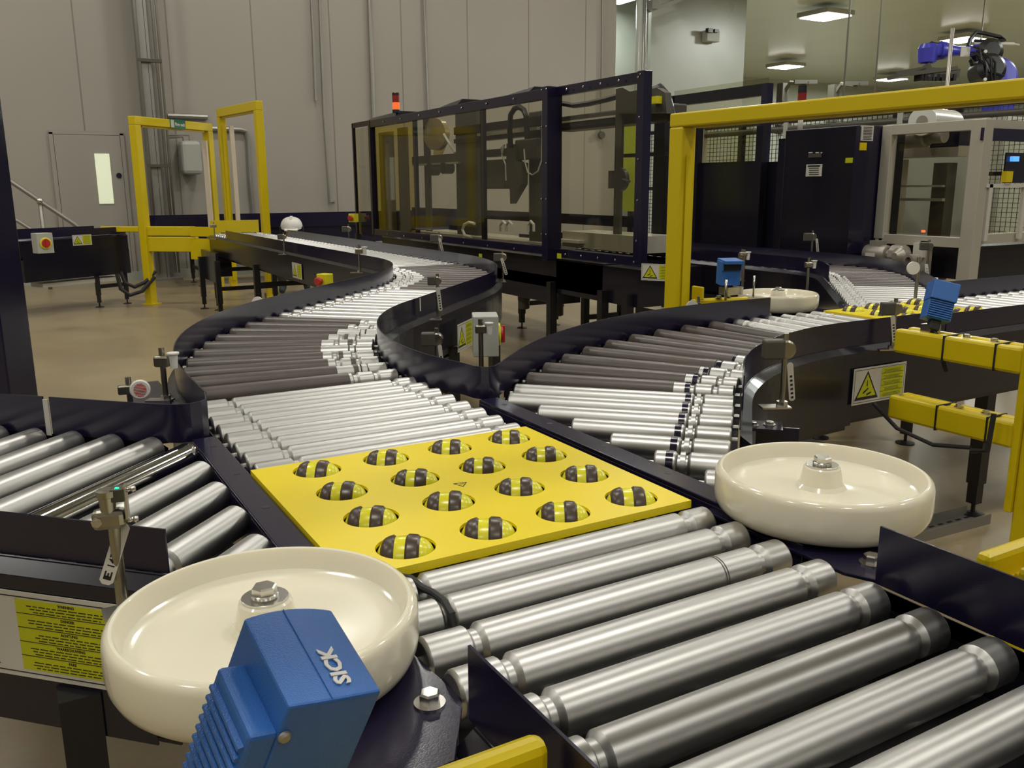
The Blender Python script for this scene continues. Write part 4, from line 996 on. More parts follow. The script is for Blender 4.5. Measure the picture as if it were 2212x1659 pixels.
bxx(ms, 'carriage', XM - .05, (1040, 345), (1090, 408), .06, 'gearmotor', .01); bxx(ms, 'carriage', XM - .1, (1112, 300), (1160, 345), .05, 'gearmotor', .01); bxx(ms, 'arm', XM - .05, (1040, 322), (1100, 338), .1, 'black')
c = onx(1110, 370, XM - .12)
def pxp(X, pts): return [(onx(x, y, X).y, onx(x, y, X).z) for x, y in pts]
def xplate(parent, name, X, pts, th, m):
    P = pxp(X, pts); n = len(P); vs = [(X, y, z) for y, z in P] + [(X + th, y, z) for y, z in P]
    return MB().add(vs, [tuple(range(n)), tuple(range(n, 2 * n))[::-1]] + [(i, (i + 1) % n, n + (i + 1) % n, n + i) for i in range(n)]).build(name, M[m], parent)
xplate(ms, 'blade_guard', XM - .12, [(1094, 310), (1112, 312), (1114, 348), (1127, 352), (1126, 398), (1102, 440), (1101, 410), (1093, 395)], .06, 'gearmotor')
def pxt(X, pts): return [onx(x, y, X) for x, y in pts]
MB().tube(pxt(XM - .16, [(1103, 320), (1101, 280), (1103, 248), (1112, 234), (1122, 231), (1132, 238), (1137, 252), (1139, 300)]), .022, 8).build('cable_chain', M['black'], ms)
MB().tube(pxt(XM - .2, [(1132, 322), (1134, 350), (1140, 372), (1150, 378), (1162, 370), (1170, 345), (1172, 240)]), .006, 6).build('air_hose', M['label'], ms)
MB().tube(pxt(XM - .2, [(1084, 330), (1083, 318), (1090, 312), (1084, 335), (1092, 355), (1093, 390)]), .006, 6).build('air_hose', M['label'], ms)
MB().lathe(onx(943, 290, XM), (1, .35, 0), [(-.03, .15), (.03, .15)], 28).build('film_reel', M['reel'], ms)
xplate(ms, 'film_web', XM + .02, [(937, 258), (952, 262), (960, 285), (957, 318), (945, 345), (935, 345), (938, 310)], .03, 'tinted')
MB().lathe(onx(936, 366, XM), (1, .2, 0), [(-.05, .06), (.05, .06)], 20).lathe(onx(966, 363, XM), (1, .2, 0), [(-.05, .055), (.05, .055)], 20).build('guide_pulley', M['gearmotor'], ms)
MB().tube(pxt(XM - .15, [(959, 290), (983, 330)]), .012, 6).build('light_rod', M['label'], ms)
for px, h_ in ((1087, 20), (1100, 18), (1147, 18)):
    MB().tube(pxt(XM - .2, [(px - 6, 500), (px - 6, 485), (px, 478), (px + 6, 485), (px + 6, 500)]), .011, 8).build('white_hoop', M['white'], ms)
MB().tube(pxt(XM - .2, [(1018, 512), (1004, 508), (999, 496), (1003, 485), (1013, 480), (1025, 483)]), .012, 8).build('white_hoop', M['white'], ms)
bxx(ms, 'bed', XM - .1, (890, 512), (1175, 540), .4, 'alu'); bxx(ms, 'bed', XM - .1, (1215, 505), (1385, 540), .3, 'alu'); bxx(ms, 'white_plate', XM - .15, (1200, 518), (1250, 524), .3, 'label')
bxx(ms, 'inner_guard', XM + .7, (890, 458), (1385, 478), .02, 'navy')
# near part of the machine
bxx(ms, 'beam', XM, (1202, 238), (1445, 272), .15, 'gearmotor', .01); bxx(ms, 'beam_slide', XM - .04, (1202, 256), (1330, 260), .04, 'label'); bxx(ms, 'beam', XM - .02, (1202, 262), (1330, 272), .06, 'navy')
bxx(ms, 'column', XM - .05, (1327, 192), (1341, 545), .02, 'gearmotor'); bxx(ms, 'column', XM + .3, (1410, 245), (1432, 535), .05, 'black'); bxx(ms, 'cross_beam', XM, (1345, 330), (1436, 338), .06, 'black')
bxx(ms, 'lime_panel', XM + .8, (1327, 256), (1370, 456), .02, 'lime')
xplate(ms, 'carriage_plate', XM - .08, [(1330, 192), (1345, 189), (1360, 198), (1375, 195), (1420, 190), (1436, 200), (1440, 245), (1330, 245)], .05, 'gearmotor')
bxx(ms, 'yellow_fitting', XM - .12, (1405, 208), (1419, 224), .05, 'lemon'); MB().tube(pxt(XM, [(1400, 200), (1425, 190), (1438, 205), (1446, 230), (1452, 262)]), .03, 8).build('cable_bundle', M['black'], ms)
MB().tube(pxt(XM, [(1205, 222), (1240, 228), (1270, 224), (1310, 215), (1335, 208)]), .02, 6).build('cable_bundle', M['black'], ms)
mb = MB().lathe(onx(1345, 388, XM - .1), (-1, 0, 0), [(0, .075), (.03, .075)], 28); mb.cyl(onx(1345, 388, XM - .13), onx(1360, 392, XM - .2), .008, 8); mb.box(onx(1326, 388, XM), (.06, .05, .12)); mb.build('handwheel', M['handwheel'], ms)
# beacon
bc = thing('signal_beacon', onx(856, 243, 2.97), 'signal beacon with lit orange segment on top of the clear machine guard', 'beacon light')
b0 = onx(856, 244, 2.97)
MB().lathe(b0, (0, 0, 1), [(0, .036), (.03, .036)], 20).build('base', M['black'], bc); MB().lathe(b0 + Vector((0, 0, .03)), (0, 0, 1), [(0, .034), (.065, .034)], 20).build('amber_segment', M['amber'], bc)
MB().lathe(b0 + Vector((0, 0, .096)), (0, 0, 1), [(0, .034), (.062, .034)], 20).build('red_segment', M['redlens'], bc); MB().lathe(b0 + Vector((0, 0, .158)), (0, 0, 1), [(0, .035), (.022, .035), (.026, .03)], 20).build('cap', M['black'], bc)
# left extension frame
ex = thing('guard_frame', (2.95, 7.55, 0), 'slim dark guard frame leading off the left end of the clear machine guard', 'guard frame')
MB().box((2.95, 7.82, 1.33), (.03, .03, 1.15)).build('post', M['navydk'], ex); MB().box((2.95, 7.57, 1.885), (.03, .52, .05)).build('top_rail', M['navydk'], ex); MB().box((2.95, 7.57, 1.3), (.004, .47, 1.1)).build('clear_panel', M['clear'], ex)
MB().box((2.95, 7.82, .38), (.05, .05, .76)).build('leg', M['black'], ex)

# =================================================================== second guard frame and dark machine behind the big portal
g2 = thing('guard_frame', (5.6, 5.4, 0), 'tall navy guard frame with clear panels and dark lower part, behind the big yellow portal', 'guard frame')
XG = 5.6
ya = onx(1652, 300, XG).y; yb = onx(1452, 300, XG).y; zt = onx(1652, 181, XG).z
MB().box((XG, ya, zt / 2), (.07, .07, zt)).build('post', M['navy'], g2); MB().box((XG, (ya + yb) / 2, zt - .05), (.06, yb - ya, .10)).build('top_rail', M['navydk'], g2)
MB().box((XG, yb, zt / 2), (.08, .08, zt)).build('post', M['navydk'], g2); MB().box((XG + .01, (ya + yb) / 2, 1.5), (.004, yb - ya, 1.35)).build('clear_panel', M['clear'], g2)
XD = 4.75
dk = thing('machine_guard', (XD + .5, 4.6, 0), 'smoked dark machine guard beside the navy cabinet, seen through the big yellow portal', 'machine guard')
y0 = onx(1500, 450, XD).y; y1 = onx(1690, 450, XD).y; zt2 = onx(1560, 350, XD).z
bxx(dk, 'smoked_panel', XD, (1500, 350), (1628, 560), .02, 'navydk'); bxx(dk, 'dark_body', XD + .05, (1490, 352), (1700, 565), .8, 'navydk')
for px in (1497, 1634, 1682): bxx(dk, 'post', XD - .04, (px - 7, 272 if px != 1682 else 300), (px + 7, 560), .05, 'navydk')
bxx(dk, 'clear_panel', XD - .01, (1505, 275), (1625, 352), .004, 'clear')
# fence behind
def fence(label, X, ya, yb, z0, z1, nx, nz, axis=0):
    t = thing('mesh_fence', (X, (ya + yb) / 2, 0) if axis == 0 else ((ya + yb) / 2, X, 0), label, 'fence')
    mb = MB(); 
    for i in range(nx + 1):
        y = ya + (yb - ya) * i / nx; c = (X, y, (z0 + z1) / 2) if axis == 0 else (y, X, (z0 + z1) / 2); mb.box(c, (.006, .006, z1 - z0))
    for i in range(nz + 1):
        z = z0 + (z1 - z0) * i / nz; c = (X, (ya + yb) / 2, z) if axis == 0 else ((ya + yb) / 2, X, z); mb.box(c, (.006, abs(yb - ya), .006) if axis == 0 else (abs(yb - ya), .006, .006))
    mb.build('wire_mesh', M['mesh'], t)
    for y in (ya, (ya + yb) / 2, yb):
        c = (X, y, (z1 + .05) / 2) if axis == 0 else (y, X, (z1 + .05) / 2); MB().box(c, (.07, .07, z1 + .05)).build('fence_post', M['navydk'], t)
    for z in (z0, (z0 + z1) * .55, z1):
        c = (X, (ya + yb) / 2, z) if axis == 0 else ((ya + yb) / 2, X, z); MB().box(c, (.05, abs(yb - ya), .05) if axis == 0 else (abs(yb - ya), .05, .05)).build('fence_rail', M['navydk'], t)
fence('dark wire mesh fence standing behind the smoked guard and navy cabinet', 8.0, 5.0, 9.6, .2, 2.0, 70, 34)
fence('dark wire mesh fence standing behind the aluminium machine with the film roll', 10.5, 3.0, 6.0, .2, 2.3, 46, 36)
pp = thing('pipe_rack', (7.0, 4.5, 0), 'horizontal pipes on posts running above the navy cabinet', 'pipe rack')
for z in (1.83, 1.92): MB().cyl((7.0, 2.5, z), (7.0, 7.0, z), .03, 10).build('pipe', M['gearmotor'], pp)
for y in (2.6, 4.2, 5.6, 6.9): MB().box((7.0, y, .95), (.06, .06, 1.9)).build('post', M['grey'], pp)

# =================================================================== navy cabinet
XC = 4.25
cb = thing('control_cabinet', (XC + .4, 3.6, 0), 'tall navy control cabinet with white vent grille, seen through the big yellow portal', 'cabinet')
yc0 = onx(1848, 400, XC).y; yc1 = onx(1690, 400, XC).y; zc = onx(1848, 270, XC).z
MB().box((XC + .22, (yc0 + yc1) / 2, zc / 2), (.44, yc1 - yc0, zc)).build('body', M['navydk'], cb, bevel=.006)
def onside(px, py): return ony(px, py, yc0)
def sbox(name, p0, p1, m, th=.006, par=cb):
    a = onside(*p0); b = onside(*p1); return MB().box(((a.x + b.x) / 2, yc0 - th / 2, (a.z + b.z) / 2), (abs(b.x - a.x), th, abs(b.z - a.z))).build(name, M[m], par)
sbox('side_panel', (1849, 273), (1890, 545), 'navy')
v = sbox('vent_grille', (1859, 271), (1882, 305), 'label', .012)
a = onside(1860, 273); b = onside(1881, 303); mb = MB()
for i in range(9):
    z = a.z + (b.z - a.z) * (i + .5) / 9; mb.box(((a.x + b.x) / 2, yc0 - .0125, z), (abs(b.x - a.x) * .8, .003, abs(b.z - a.z) / 26))
mb.build('vent_slots', M['ink'], v)
sbox('orange_label', (1855, 308), (1868, 325), 'yellow', .012)
bxx(cb, 'yellow_label', XC - .004, (1826, 341), (1842, 352), .004, 'warn'); nb = bxx(cb, 'notice', XC - .004, (1741, 355), (1775, 381), .004, 'label')
mb = MB()
for i in range(5):
    a = onx(1745, 359 + 4.5 * i, XC - .006); b = onx(1771, 359 + 4.5 * i, XC - .006); mb.box(((a.x + b.x) / 2, (a.y + b.y) / 2, a.z), (.002, abs(a.y - b.y) * (1 if i == 0 else .8), .004 if i else .009))
mb.build('notice_print', M['ink'], nb)
mb = MB()
for x0, x1 in ((1747, 1755), (1762, 1769), (1773, 1776)):
    a = onx(x0, 330, XC - .004); b = onx(x1, 330, XC - .004); mb.box(((a.x + b.x) / 2, (a.y + b.y) / 2, a.z), (.004, abs(a.y - b.y), .006))
mb.build('logo_highlight', M['label'], cb); bxx(cb, 'logo', XC - .003, (1746, 332), (1774, 340), .003, 'sleeve')
bb = thing('signal_beacon', onx(1730, 275, 4.6), 'dark red signal beacon rising from behind the navy cabinet, crossed by the yellow beam', 'beacon light')
b1 = onx(1730, 252, 4.6); MB().cyl(b1 - Vector((0, 0, .12)), b1 + Vector((0, 0, .02)), .018, 12).build('stem', M['label'], bb)
MB().lathe(b1 + Vector((0, 0, .02)), (0, 0, 1), [(0, .03), (.14, .03)], 18).build('red_segment', M['redlens'], bb); MB().lathe(b1 + Vector((0, 0, .16)), (0, 0, 1), [(0, .031), (.05, .031)], 18).build('cap', M['black'], bb)

# =================================================================== aluminium machine
XA = 4.45
ycn = onx(2098, 430, XA).y; yfr = min(onx(1893, 430, XA).y, yc0 - .05)
zta = onx(2098, 258, XA).z; zba = onx(2080, 525, XA).z
am = thing('wrapping_machine', (XA + .6, (ycn + yfr) / 2, 0), 'aluminium framed wrapping machine with clear doors at the right edge', 'machine')
MB().box((XA + .035, ycn, zta / 2), (.085, .085, zta)).build('corner_post', M['alu'], am, bevel=.005)
MB().box((XA + .02, yfr, (zta + zba) / 2), (.06, .07, zta - zba)).build('post', M['alu'], am, bevel=.004)
for z_ in (zta - .03, zba): MB().box((XA + .02, (ycn + yfr) / 2, z_), (.05, yfr - ycn, .06)).build('rail', M['alu'], am, bevel=.003)
MB().box((XA + .02, (ycn + yfr) / 2, (zta + zba) / 2), (.004, yfr - ycn - .1, zta - zba - .08)).build('clear_door', M['clear'], am)
for z_ in (zta - .03, zba + .02): MB().box((XA + .8, ycn, z_), (1.4, .05, .055)).build('rail', M['alu'], am)
MB().box((XA + .8, ycn, (zta + zba) / 2), (1.3, .004, zta - zba - .08)).build('clear_door', M['clear'], am)
for lx, ly in ((XA + .02, ycn * .55 + yfr * .45), (XA + .02, yfr), (XA + 1.4, ycn), (XA + 1.4, yfr)): MB().box((lx, ly, zba / 2), (.05, .05, zba)).build('leg', M['alu'], am)
MB().box((XA + .5, (ycn + yfr) / 2, zba - .13), (.7, yfr - ycn - .1, .2)).build('lower_housing', M['navydk'], am)
XB = XA + .55
bxx(am, 'cross_beam', XB, (1915, 318), (2070, 340), .12, 'alu'); bxx(am, 'column', XB, (1918, 345), (1940, 510), .08, 'alu'); bxx(am, 'column', XB, (2010, 352), (2040, 512), .1, 'gearmotor')
bxx(am, 'cross_rod', XB - .05, (1905, 428), (2035, 434), .03, 'alu'); bxx(am, 'cross_rod', XB - .05, (1905, 400), (2035, 404), .03, 'alu'); bxx(am, 'drive_housing', XB, (2010, 280), (2072, 318), .2, 'navy')
bxx(am, 'back_panel', XB + .7, (1905, 262), (2120, 520), .02, 'wallg')
mb = MB(); a = onx(1918, 300, XB - .15); mb.cyl(a, a + Vector((0, -.30, 0)), .07, 20, ch=.012); mb.cyl(a + Vector((0, -.3, 0)), a + Vector((0, -.42, 0)), .045, 16); mb.box(a + Vector((0, -.12, .06)), (.08, .1, .05)); mb.build('top_motor', M['castalu'], am)
mb = MB(); a = onx(1872, 546, XA - .12); mb.cyl(a, a + Vector((0, -.16, 0)), .055, 20, ch=.012); mb.cyl(a + Vector((0, -.16, 0)), a + Vector((0, -.2, 0)), .03, 12); mb.lathe(a + Vector((0, -.29, 0)), (0, 1, 0), [(0, .045), (.02, .065), (.09, .065), (.1, .05)], 10, smooth=False); mb.lathe(a + Vector((0, -.27, 0)), (-1, 0, 0), [(0, .05), (.05, .05), (.09, .02)], 16)
mb.lathe(a + Vector((0, -.36, -.02)), (-1, 0, 0), [(0, .035), (.08, .035), (.081, .02), (.05, .02)], 18); mb.box(a + Vector((0, -.08, .06)), (.06, .08, .04))
gm = thing('gearmotor', a + Vector((0, -.2, -.07)), 'cast aluminium gearmotor under the clear machine door, right of the navy cabinet', 'motor'); o = mb.build('motor_body', M['castalu'], gm)
MB().box(a + Vector((-.056, -.07, -.015)), (.004, .07, .04)).build('rating_plate', M['label'], gm)
bxx(am, 'white_box', XA - .03, (1972, 525), (1994, 556), .04, 'label'); bxx(am, 'red_light', XB - .1, (1990, 497), (1997, 502), .01, 'redled')
# inner white door frame on the right face
YB = ycn + .02
def fy(name, p0, p1, m, th=.02, par=am): return byy(par, name, YB - .05, p0, p1, th, m)
fy('door_frame', (2125, 398), (2132, 520), 'label'); fy('door_frame', (2125, 397), (2209, 405), 'label'); fy('door_frame', (2200, 400), (2207, 515), 'label'); fy('blue_header', (2118, 278), (2212, 305), 'navy', .01)
fy('control_box', (2168, 330), (2212, 395), 'navydk', .01); fy('orange_label', (2163, 370), (2177, 394), 'yellow', .03); sc = fy('display', (2178, 338), (2191, 349), 'screen', .03)
# film roll on top
fr0 = onx(1992, 262, XA + .3); frd = Vector((.97, .24, 0)).normalized()
fr = thing('film_roll', fr0 - Vector((0, 0, .09)), 'big roll of clear wrapping film on top of the aluminium machine', 'film roll')
MB().lathe(fr0, frd, [(0, .035), (.001, .087), (.004, .09), (.46, .09), (.464, .087)], 40).build('film', M['film'], fr)
MB().lathe(fr0 - frd * .004, frd, [(0, .036), (.01, .034)], 24).build('core', M['castalu'], fr)

# =================================================================== robot arm
RD = 12.0
def rp(x, y, d=RD): return pd(x, y, d)
rb = thing('robot_arm', Vector((rp(2155, 240).x, rp(2155, 240).y, 0)), 'blue industrial robot arm with black cable bundle, high at the upper right', 'robot arm')
b0 = rp(2155, 240); MB().box((b0.x, b0.y, b0.z / 2 - .1), (.7, .7, b0.z)).build('plinth', M['grey'], rb); MB().box((b0.x, b0.y, b0.z + .08), (.3, .3, .22)).build('base', M['bluedk'], rb, bevel=.02)
MB().bar(rp(2155, 215), rp(2150, 160), .3, .3).build('lower_arm', M['bluedk'], rb, bevel=.05)
vd = -FW
MB().lathe(rp(2152, 168), vd, [(-.15, .2), (-.12, .24), (.1, .24), (.13, .2)], 28).build('shoulder_cover', M['bluedk'], rb)
MB().lathe(rp(2125, 158), vd, [(-.05, .2), (.2, .2), (.25, .14)], 24).build('shoulder_joint', M['black'], rb); MB().lathe(rp(2128, 118), vd, [(-.12, .15), (.15, .17), (.2, .1)], 20).build('elbow_joint', M['black'], rb)
a, b = rp(2112, 112), rp(2048, 110); d = (b - a); L = d.length
MB().lathe(a, d, [(-.05, .1), (0, .1), (L * .35, .07), (L * .7, .065), (L, .09), (L + .05, .12), (L + .12, .125)], 24).build('forearm', M['bluedk'], rb)
MB().lathe(rp(2004, 112) - Vector((0, 0, .16)), (0, 0, 1), [(0, .08), (.02, .12), (.2, .13), (.26, .1)], 24).build('wrist', M['bluedk'], rb)
MB().bar(rp(2048, 108), rp(1990, 112), .2, .16).build('wrist_link', M['bluedk'], rb, bevel=.04)
MB().box(rp(2085, 112, 11.8), (.12, .02, .12), radians(-30)).build('label_plate', M['label'], rb)
mb = MB().bar(rp(1928, 166), rp(2055, 150), .35, .05).bar(rp(1990, 158), rp(2062, 162), .3, .12).bar(rp(1935, 158), rp(1990, 148), .05, .04).bar(rp(2000, 140), rp(2005, 150), .12, .1)
mb.build('gripper_frame', M['gearmotor'], rb)
mb = MB()
for i in range(9): mb.box(rp(1985 + 9 * i, 168, 11.9), (.04, .12, .09), radians(20 * i))
mb.build('gripper_cups', M['black'], rb)
MB().tube([rp(*p) for p in ((2092, 100), (2096, 85), (2108, 70), (2125, 72), (2160, 80), (2170, 86), (2150, 90), (2105, 89))], .028, 8).build('cable_bundle', M['black'], rb)
mb = MB().tube([rp(*p) for p in ((2000, 112), (2003, 98), (2012, 93), (2024, 96), (2028, 108))], .025, 8)
mb.build('cable_bundle', M['black'], rb); mb = MB(); mb.tube([rp(*p) for p in ((2100, 125), (2115, 140), (2140, 138), (2150, 120))], .015, 6); mb.build('cable_bundle', M['black'], rb); mb = MB().tube([rp(*p) for p in ((2095, 130), (2102, 150), (2110, 175))], .02, 6); mb.build('cable_bundle', M['black'], rb)
MB().tube([rp(2103, 94), rp(2190, 95)], .02, 8).tube([rp(2190, 95), rp(2202, 97)], .012, 6).build('guide_rod', M['label'], rb)

rnd = random.Random(3)
for k_ in range(7):
    a0 = rp(2095 + rnd.uniform(0, 20), 100 + rnd.uniform(0, 25), 11.75); a1 = rp(2115 + rnd.uniform(0, 40), 125 + rnd.uniform(0, 20), 11.7); a2 = rp(2100 + rnd.uniform(0, 70), 150 + rnd.uniform(0, 30), 11.75)
    MB().tube([a0, a0.lerp(a1, .5) + Vector((0, 0, .05)), a1, a1.lerp(a2, .5) - Vector((0, 0, .06)), a2], .014, 6).build('loose_cable', M['black'], rb)
for px_, py_ in ((2128, 112), (2127, 172), (2118, 186)): MB().lathe(rp(px_, py_, 11.65), vd, [(0, .022), (.02, .022)], 10).build('joint_cap', M['label'], rb)
# overlap joints of the guard strips
for (gx, gy, gr) in ((.93, 1.656, 45),):
    o = MB().box((gx, gy, .815), (.012, .0045, .05), radians(gr)).build('joint_strip', M['label'], c2)
# =================================================================== building shell
struct('floor', MB().box((12, 6, -.05), (46, 36, .1)), M['floor'])
struct('wall_back', MB().box((.71, 12.1, 4), (17.42, .2, 8)), M['backp'])
struct('wall_left', MB().box((-8.1, 1, 4), (.2, 22, 8)), M['backp'])
struct('ceiling', MB().box((1.1, 1, 8.1), (18.2, 22, .2)), M['farp'])
struct('trim_1', MB().box((10.2, 1, 6.5), (.15, 22, 3)), M['backp'])
struct('wall_middle', MB().box((11.35, 12.1, 2.5), (2.3, .2, 5)), M['wallg'])
struct('wall_gap', MB().box((10.6, 13.6, 2.5), (5.0, .1, 5)), M['wallg'])
struct('ceiling_low', MB().box((22.6, 6.5, 5.05), (24.8, 33, .1)), M['ceilp'])
struct('wall_far', MB().box((22.6, 23.1, 2.5), (24, .2, 5)), M['farp'])
struct('wall_right', MB().box((34.6, 6.5, 2.5), (.2, 33, 5)), M['farp'])
bb_ = struct('baseboard_back', MB().box((.71, 11.97, .06), (17.4, .06, .12)), M['wallg'])
# door with lit vision panel
YW = 11.99
dr = byy(None, '', YW, (127, 296), (268, 600), .03, 'door')
x0 = ony(127, 400, YW).x; x1 = ony(268, 400, YW).x; zt_ = 1.95
dd_ = MB().box(((x0 + x1) / 2, YW - .015, zt_ / 2), (x1 - x0, .03, zt_)); o = struct('door_1', dd_, M['door'])
def pane(name, par, p0, p1, Y, th, m):
    return byy(par, name, Y, p0, p1, th, m)
pane('door_window', o, (209, 332), (241, 440), YW - .03, .012, 'doorglass')
MB().lathe(ony(257, 379, YW - .03), (0, -1, 0), [(0, .035), (.015, .035)], 16).build('door_sign', M['navy'], o)
fm = MB().box((x0 - .03, YW - .01, .99), (.05, .03, 1.98)).box((x1 + .03, YW - .01, .99), (.05, .03, 1.98)).box(((x0 + x1) / 2, YW - .01, 1.98), (x1 - x0 + .1, .03, .05)); struct('trim_2', fm, M['wallp'])
# wall services
cl = thing('steel_column', (1.60, 11.75, 0), 'pale steel column with clipped pipes against the back wall, behind the far-left portal', 'column')
xc = ony(335, 300, 11.75).x
MB().box((xc, 11.75, 3.9), (.04, .2, 7.8)).box((xc - .09, 11.66, 3.9), (.15, .02, 7.8)).box((xc - .0, 11.84, 3.9), (.2, .02, 7.8)).build('column_section', M['pipe'], cl)
for dx, r in ((-.13, .025), (.09, .02), (.14, .015)): MB().cyl((xc + dx, 11.62, .1), (xc + dx, 11.62, 7.8), r, 10).build('pipe', M['pipe'], cl)
for z in (1.55, 2.9): MB().box((xc, 11.62, z), (.3, .05, .04)).build('pipe_clip', M['gearmotor'], cl)
MB().box((xc, 11.7, .02), (.35, .3, .04)).build('base_plate', M['pipe'], cl)
wb = thing('wall_box', ony(405, 375, 11.9), 'pale rounded water heater on the back wall seen through the far-left portal', 'wall box')
a = ony(385, 305, 11.85); b = ony(433, 377, 11.85); MB().box(((a.x + b.x) / 2, 11.8, (a.z + b.z) / 2), (b.x - a.x, .35, a.z - b.z)).build('casing', M['wallg'], wb, bevel=.05)
mb = MB().tube([ony(x, y, 11.8) for x, y in ((365, 297), (395, 295), (397, 308))], .018, 6).tube([ony(x, y, 11.8) for x, y in ((360, 292), (408, 292), (410, 312))], .012, 6); mb.build('pipework', M['pipe'], wb)
def conduit(label, pts, r=.02, Y=11.95):
    o = MB().tube([ony(x, y, Y) for x, y in pts], r, 8).build('conduit', M['pipe'], None); return tag(o, label, 'conduit')
conduit('short conduit hanging down the back wall, ending high up', [(672, -20), (676, 60), (682, 218)], .02)
conduit('long conduit beside it, running down the back wall to a hooked end', [(690, -20), (694, 100), (700, 250), (710, 400), (712, 437), (722, 437)], .02)
conduit('bent pipe on the back wall above the two left portals', [(440, 277), (520, 280), (532, 284), (536, 300), (540, 380), (548, 470)], .035)
conduit('short horizontal pipe on the back wall above the exit sign', [(362, 250), (448, 253)], .035)
for i, px in enumerate((800, 918)):
    conduit(('wide ribbed trunking' if i == 0 else 'thin trunking') + ' running down the back wall ' + ('left' if i == 0 else 'above the middle') + ' of the clear machine guard', [(px - 3, -20), (px + 2, 120), (px + 8, 300), (px + 12, 430)], .035 if i == 0 else .018, 11.96)
conduit('conduit with a small round socket on the wall seen through the clear panel', [(1302, -20), (1300, 150), (1297, 300)], .018, 11.96)
so = tag(MB().lathe(ony(1298, 292, 11.94), (0, -1, 0), [(0, .07), (.05, .06)], 16).build('round_socket', M['gearmotor'], None), 'small dark round socket at the foot of the conduit seen through the clear panel', 'socket')
# handrail of the stair at far left
hr = thing('stair_handrail', (-.4, 11.2, 0), 'grey tubular stair handrail slanting down at the far left edge', 'handrail')
MB().tube([ony(x, y, 11.3) for x, y in ((-30, 365), (25, 393), (86, 434), (155, 480), (200, 512))], .03, 8).build('top_rail', M['pipe'], hr); MB().tube([ony(x, y, 11.3) for x, y in ((-20, 450), (40, 478), (90, 510))], .025, 8).build('mid_rail', M['pipe'], hr)
p = ony(86, 434, 11.3); MB().cyl((p.x, p.y, 0), p, .025, 10).build('baluster', M['pipe'], hr); MB().lathe(p - Vector((0, 0, .03)), (0, 0, 1), [(0, .04), (.06, .04)], 12).build('fitting', M['zinc'], hr)
# near-left navy post
np_ = MB().box((-.47, 1.66, 1.3), (.16, .16, 2.6)); np_ = None
p = pd(38, 520, 3.4); nz = Vector((RR.x, RR.y)).normalized() * -.16
tpost = thing('steel_post', (p.x + nz.x, p.y + nz.y, 0), 'tall navy post cut by the left edge of the picture', 'post')
MB().box((p.x + nz.x, p.y + nz.y, 1.4), (.22, .2, 2.8), atan2(RR.y, RR.x)).build('upright', M['navy'], tpost, bevel=.006)
MB().box((p.x + nz.x, p.y + nz.y, .008), (.3, .3, .016), atan2(RR.y, RR.x)).build('base_plate', M['navy'], tpost)
# services near the gap
cm = thing('pipe_cluster', ony(1385, 100, 11.8), 'bundle of white and grey vertical pipes at the wall opening, above the machine guard', 'pipes')
for px, r in ((1382, .06), (1392, .035), (1399, .02)):
    a = ony(px, 8, 11.7); MB().cyl((a.x, 11.7, .1), (a.x, 11.7, 4.9), r, 12).build('pipe', M['wallg'] if px == 1382 else M['pipe'], cm)
MB().box((ony(1403, 13, 11.7).x, 11.6, ony(1403, 13, 11.7).z), (.14, .14, .14)).build('junction_box', M['pipe'], cm)
tr = tag(MB().bar(ony(1400, 24, 11.8), ony(1500, -12, 11.8), .1, .06).build('cable_tray', M['pipe'], None), 'grey cable tray sloping up from the pipe cluster at the top of the picture', 'cable tray')
el = thing('emergency_light', ony(1530, 90, 11.95), 'grey twin-spot emergency light on the pale wall right of the wall opening', 'emergency light')
byy(el, 'box', 11.98, (1516, 68), (1543, 92), .15, 'grey', .01); byy(el, 'spot_lamp', 11.85, (1524, 62), (1534, 71), .08, 'black'); byy(el, 'spot_lamp', 11.85, (1538, 64), (1547, 71), .08, 'black')
cam2 = thing('dome_camera', at(1583, 36, 4.95), 'small ceiling camera left of the nearest ceiling light', 'camera')
c_ = at(1586, 36, 4.97); MB().lathe(c_, (0, 0, 1), [(-.1, .03), (-.08, .08), (0, .1)], 16).build('dome', M['gearmotor'], cam2); MB().box(c_ + Vector((-.25, .1, -.01)), (.35, .1, .05)).build('bracket', M['grey'], cam2)
for k_, (px, py) in enumerate(((1690, 205), (1800, 208))):
    wbk = thing('wall_bracket', pd(px, py + 10, 20), ('left' if k_ == 0 else 'right') + ' of the two dark arm brackets below the ceiling, above the navy cabinet', 'bracket')
    a = pd(px, py, 20); MB().box((a.x, a.y, a.z - .3), (.18, .18, 1.1)).build('upright', M['gearmotor'], wbk); b = pd(px + 55, py - 28, 19.5)
    MB().tube([a, a.lerp(b, .3) + Vector((0, 0, .18)), b - Vector((0, 0, .05)), b], .05, 6).bar(b - RR * .3, b + RR * .2, .08, .08).build('arm', M['gearmotor'], wbk)
    MB().cyl((a.x, a.y, 0), (a.x, a.y, a.z - .8), .05, 8).build('support_pole', M['grey'], wbk)

for px_, r_, D_, zb_, lab in ((1826, .012, 11, 0, 'thin pole rising to the ceiling between the dark beacon and the robot gripper'), (1893, .01, 11, 0, 'thin pole rising to the ceiling just left of the robot gripper'), (2049, .022, 10.5, 0, 'pale post crossing in front of the robot forearm'), (2112, .01, 14, 0, 'thin pole behind the robot, near its black cable loop')):
    p_ = pd(px_, 150, D_); o_ = MB().cyl((p_.x, p_.y, zb_), (p_.x, p_.y, 5.0 if p_.x > 10.2 else (3.05 if px_ == 2049 else 7.9)), r_, 8).build('support_pole', M['pipe' if r_ < .02 else 'castalu'], None); tag(o_, lab, 'pole')
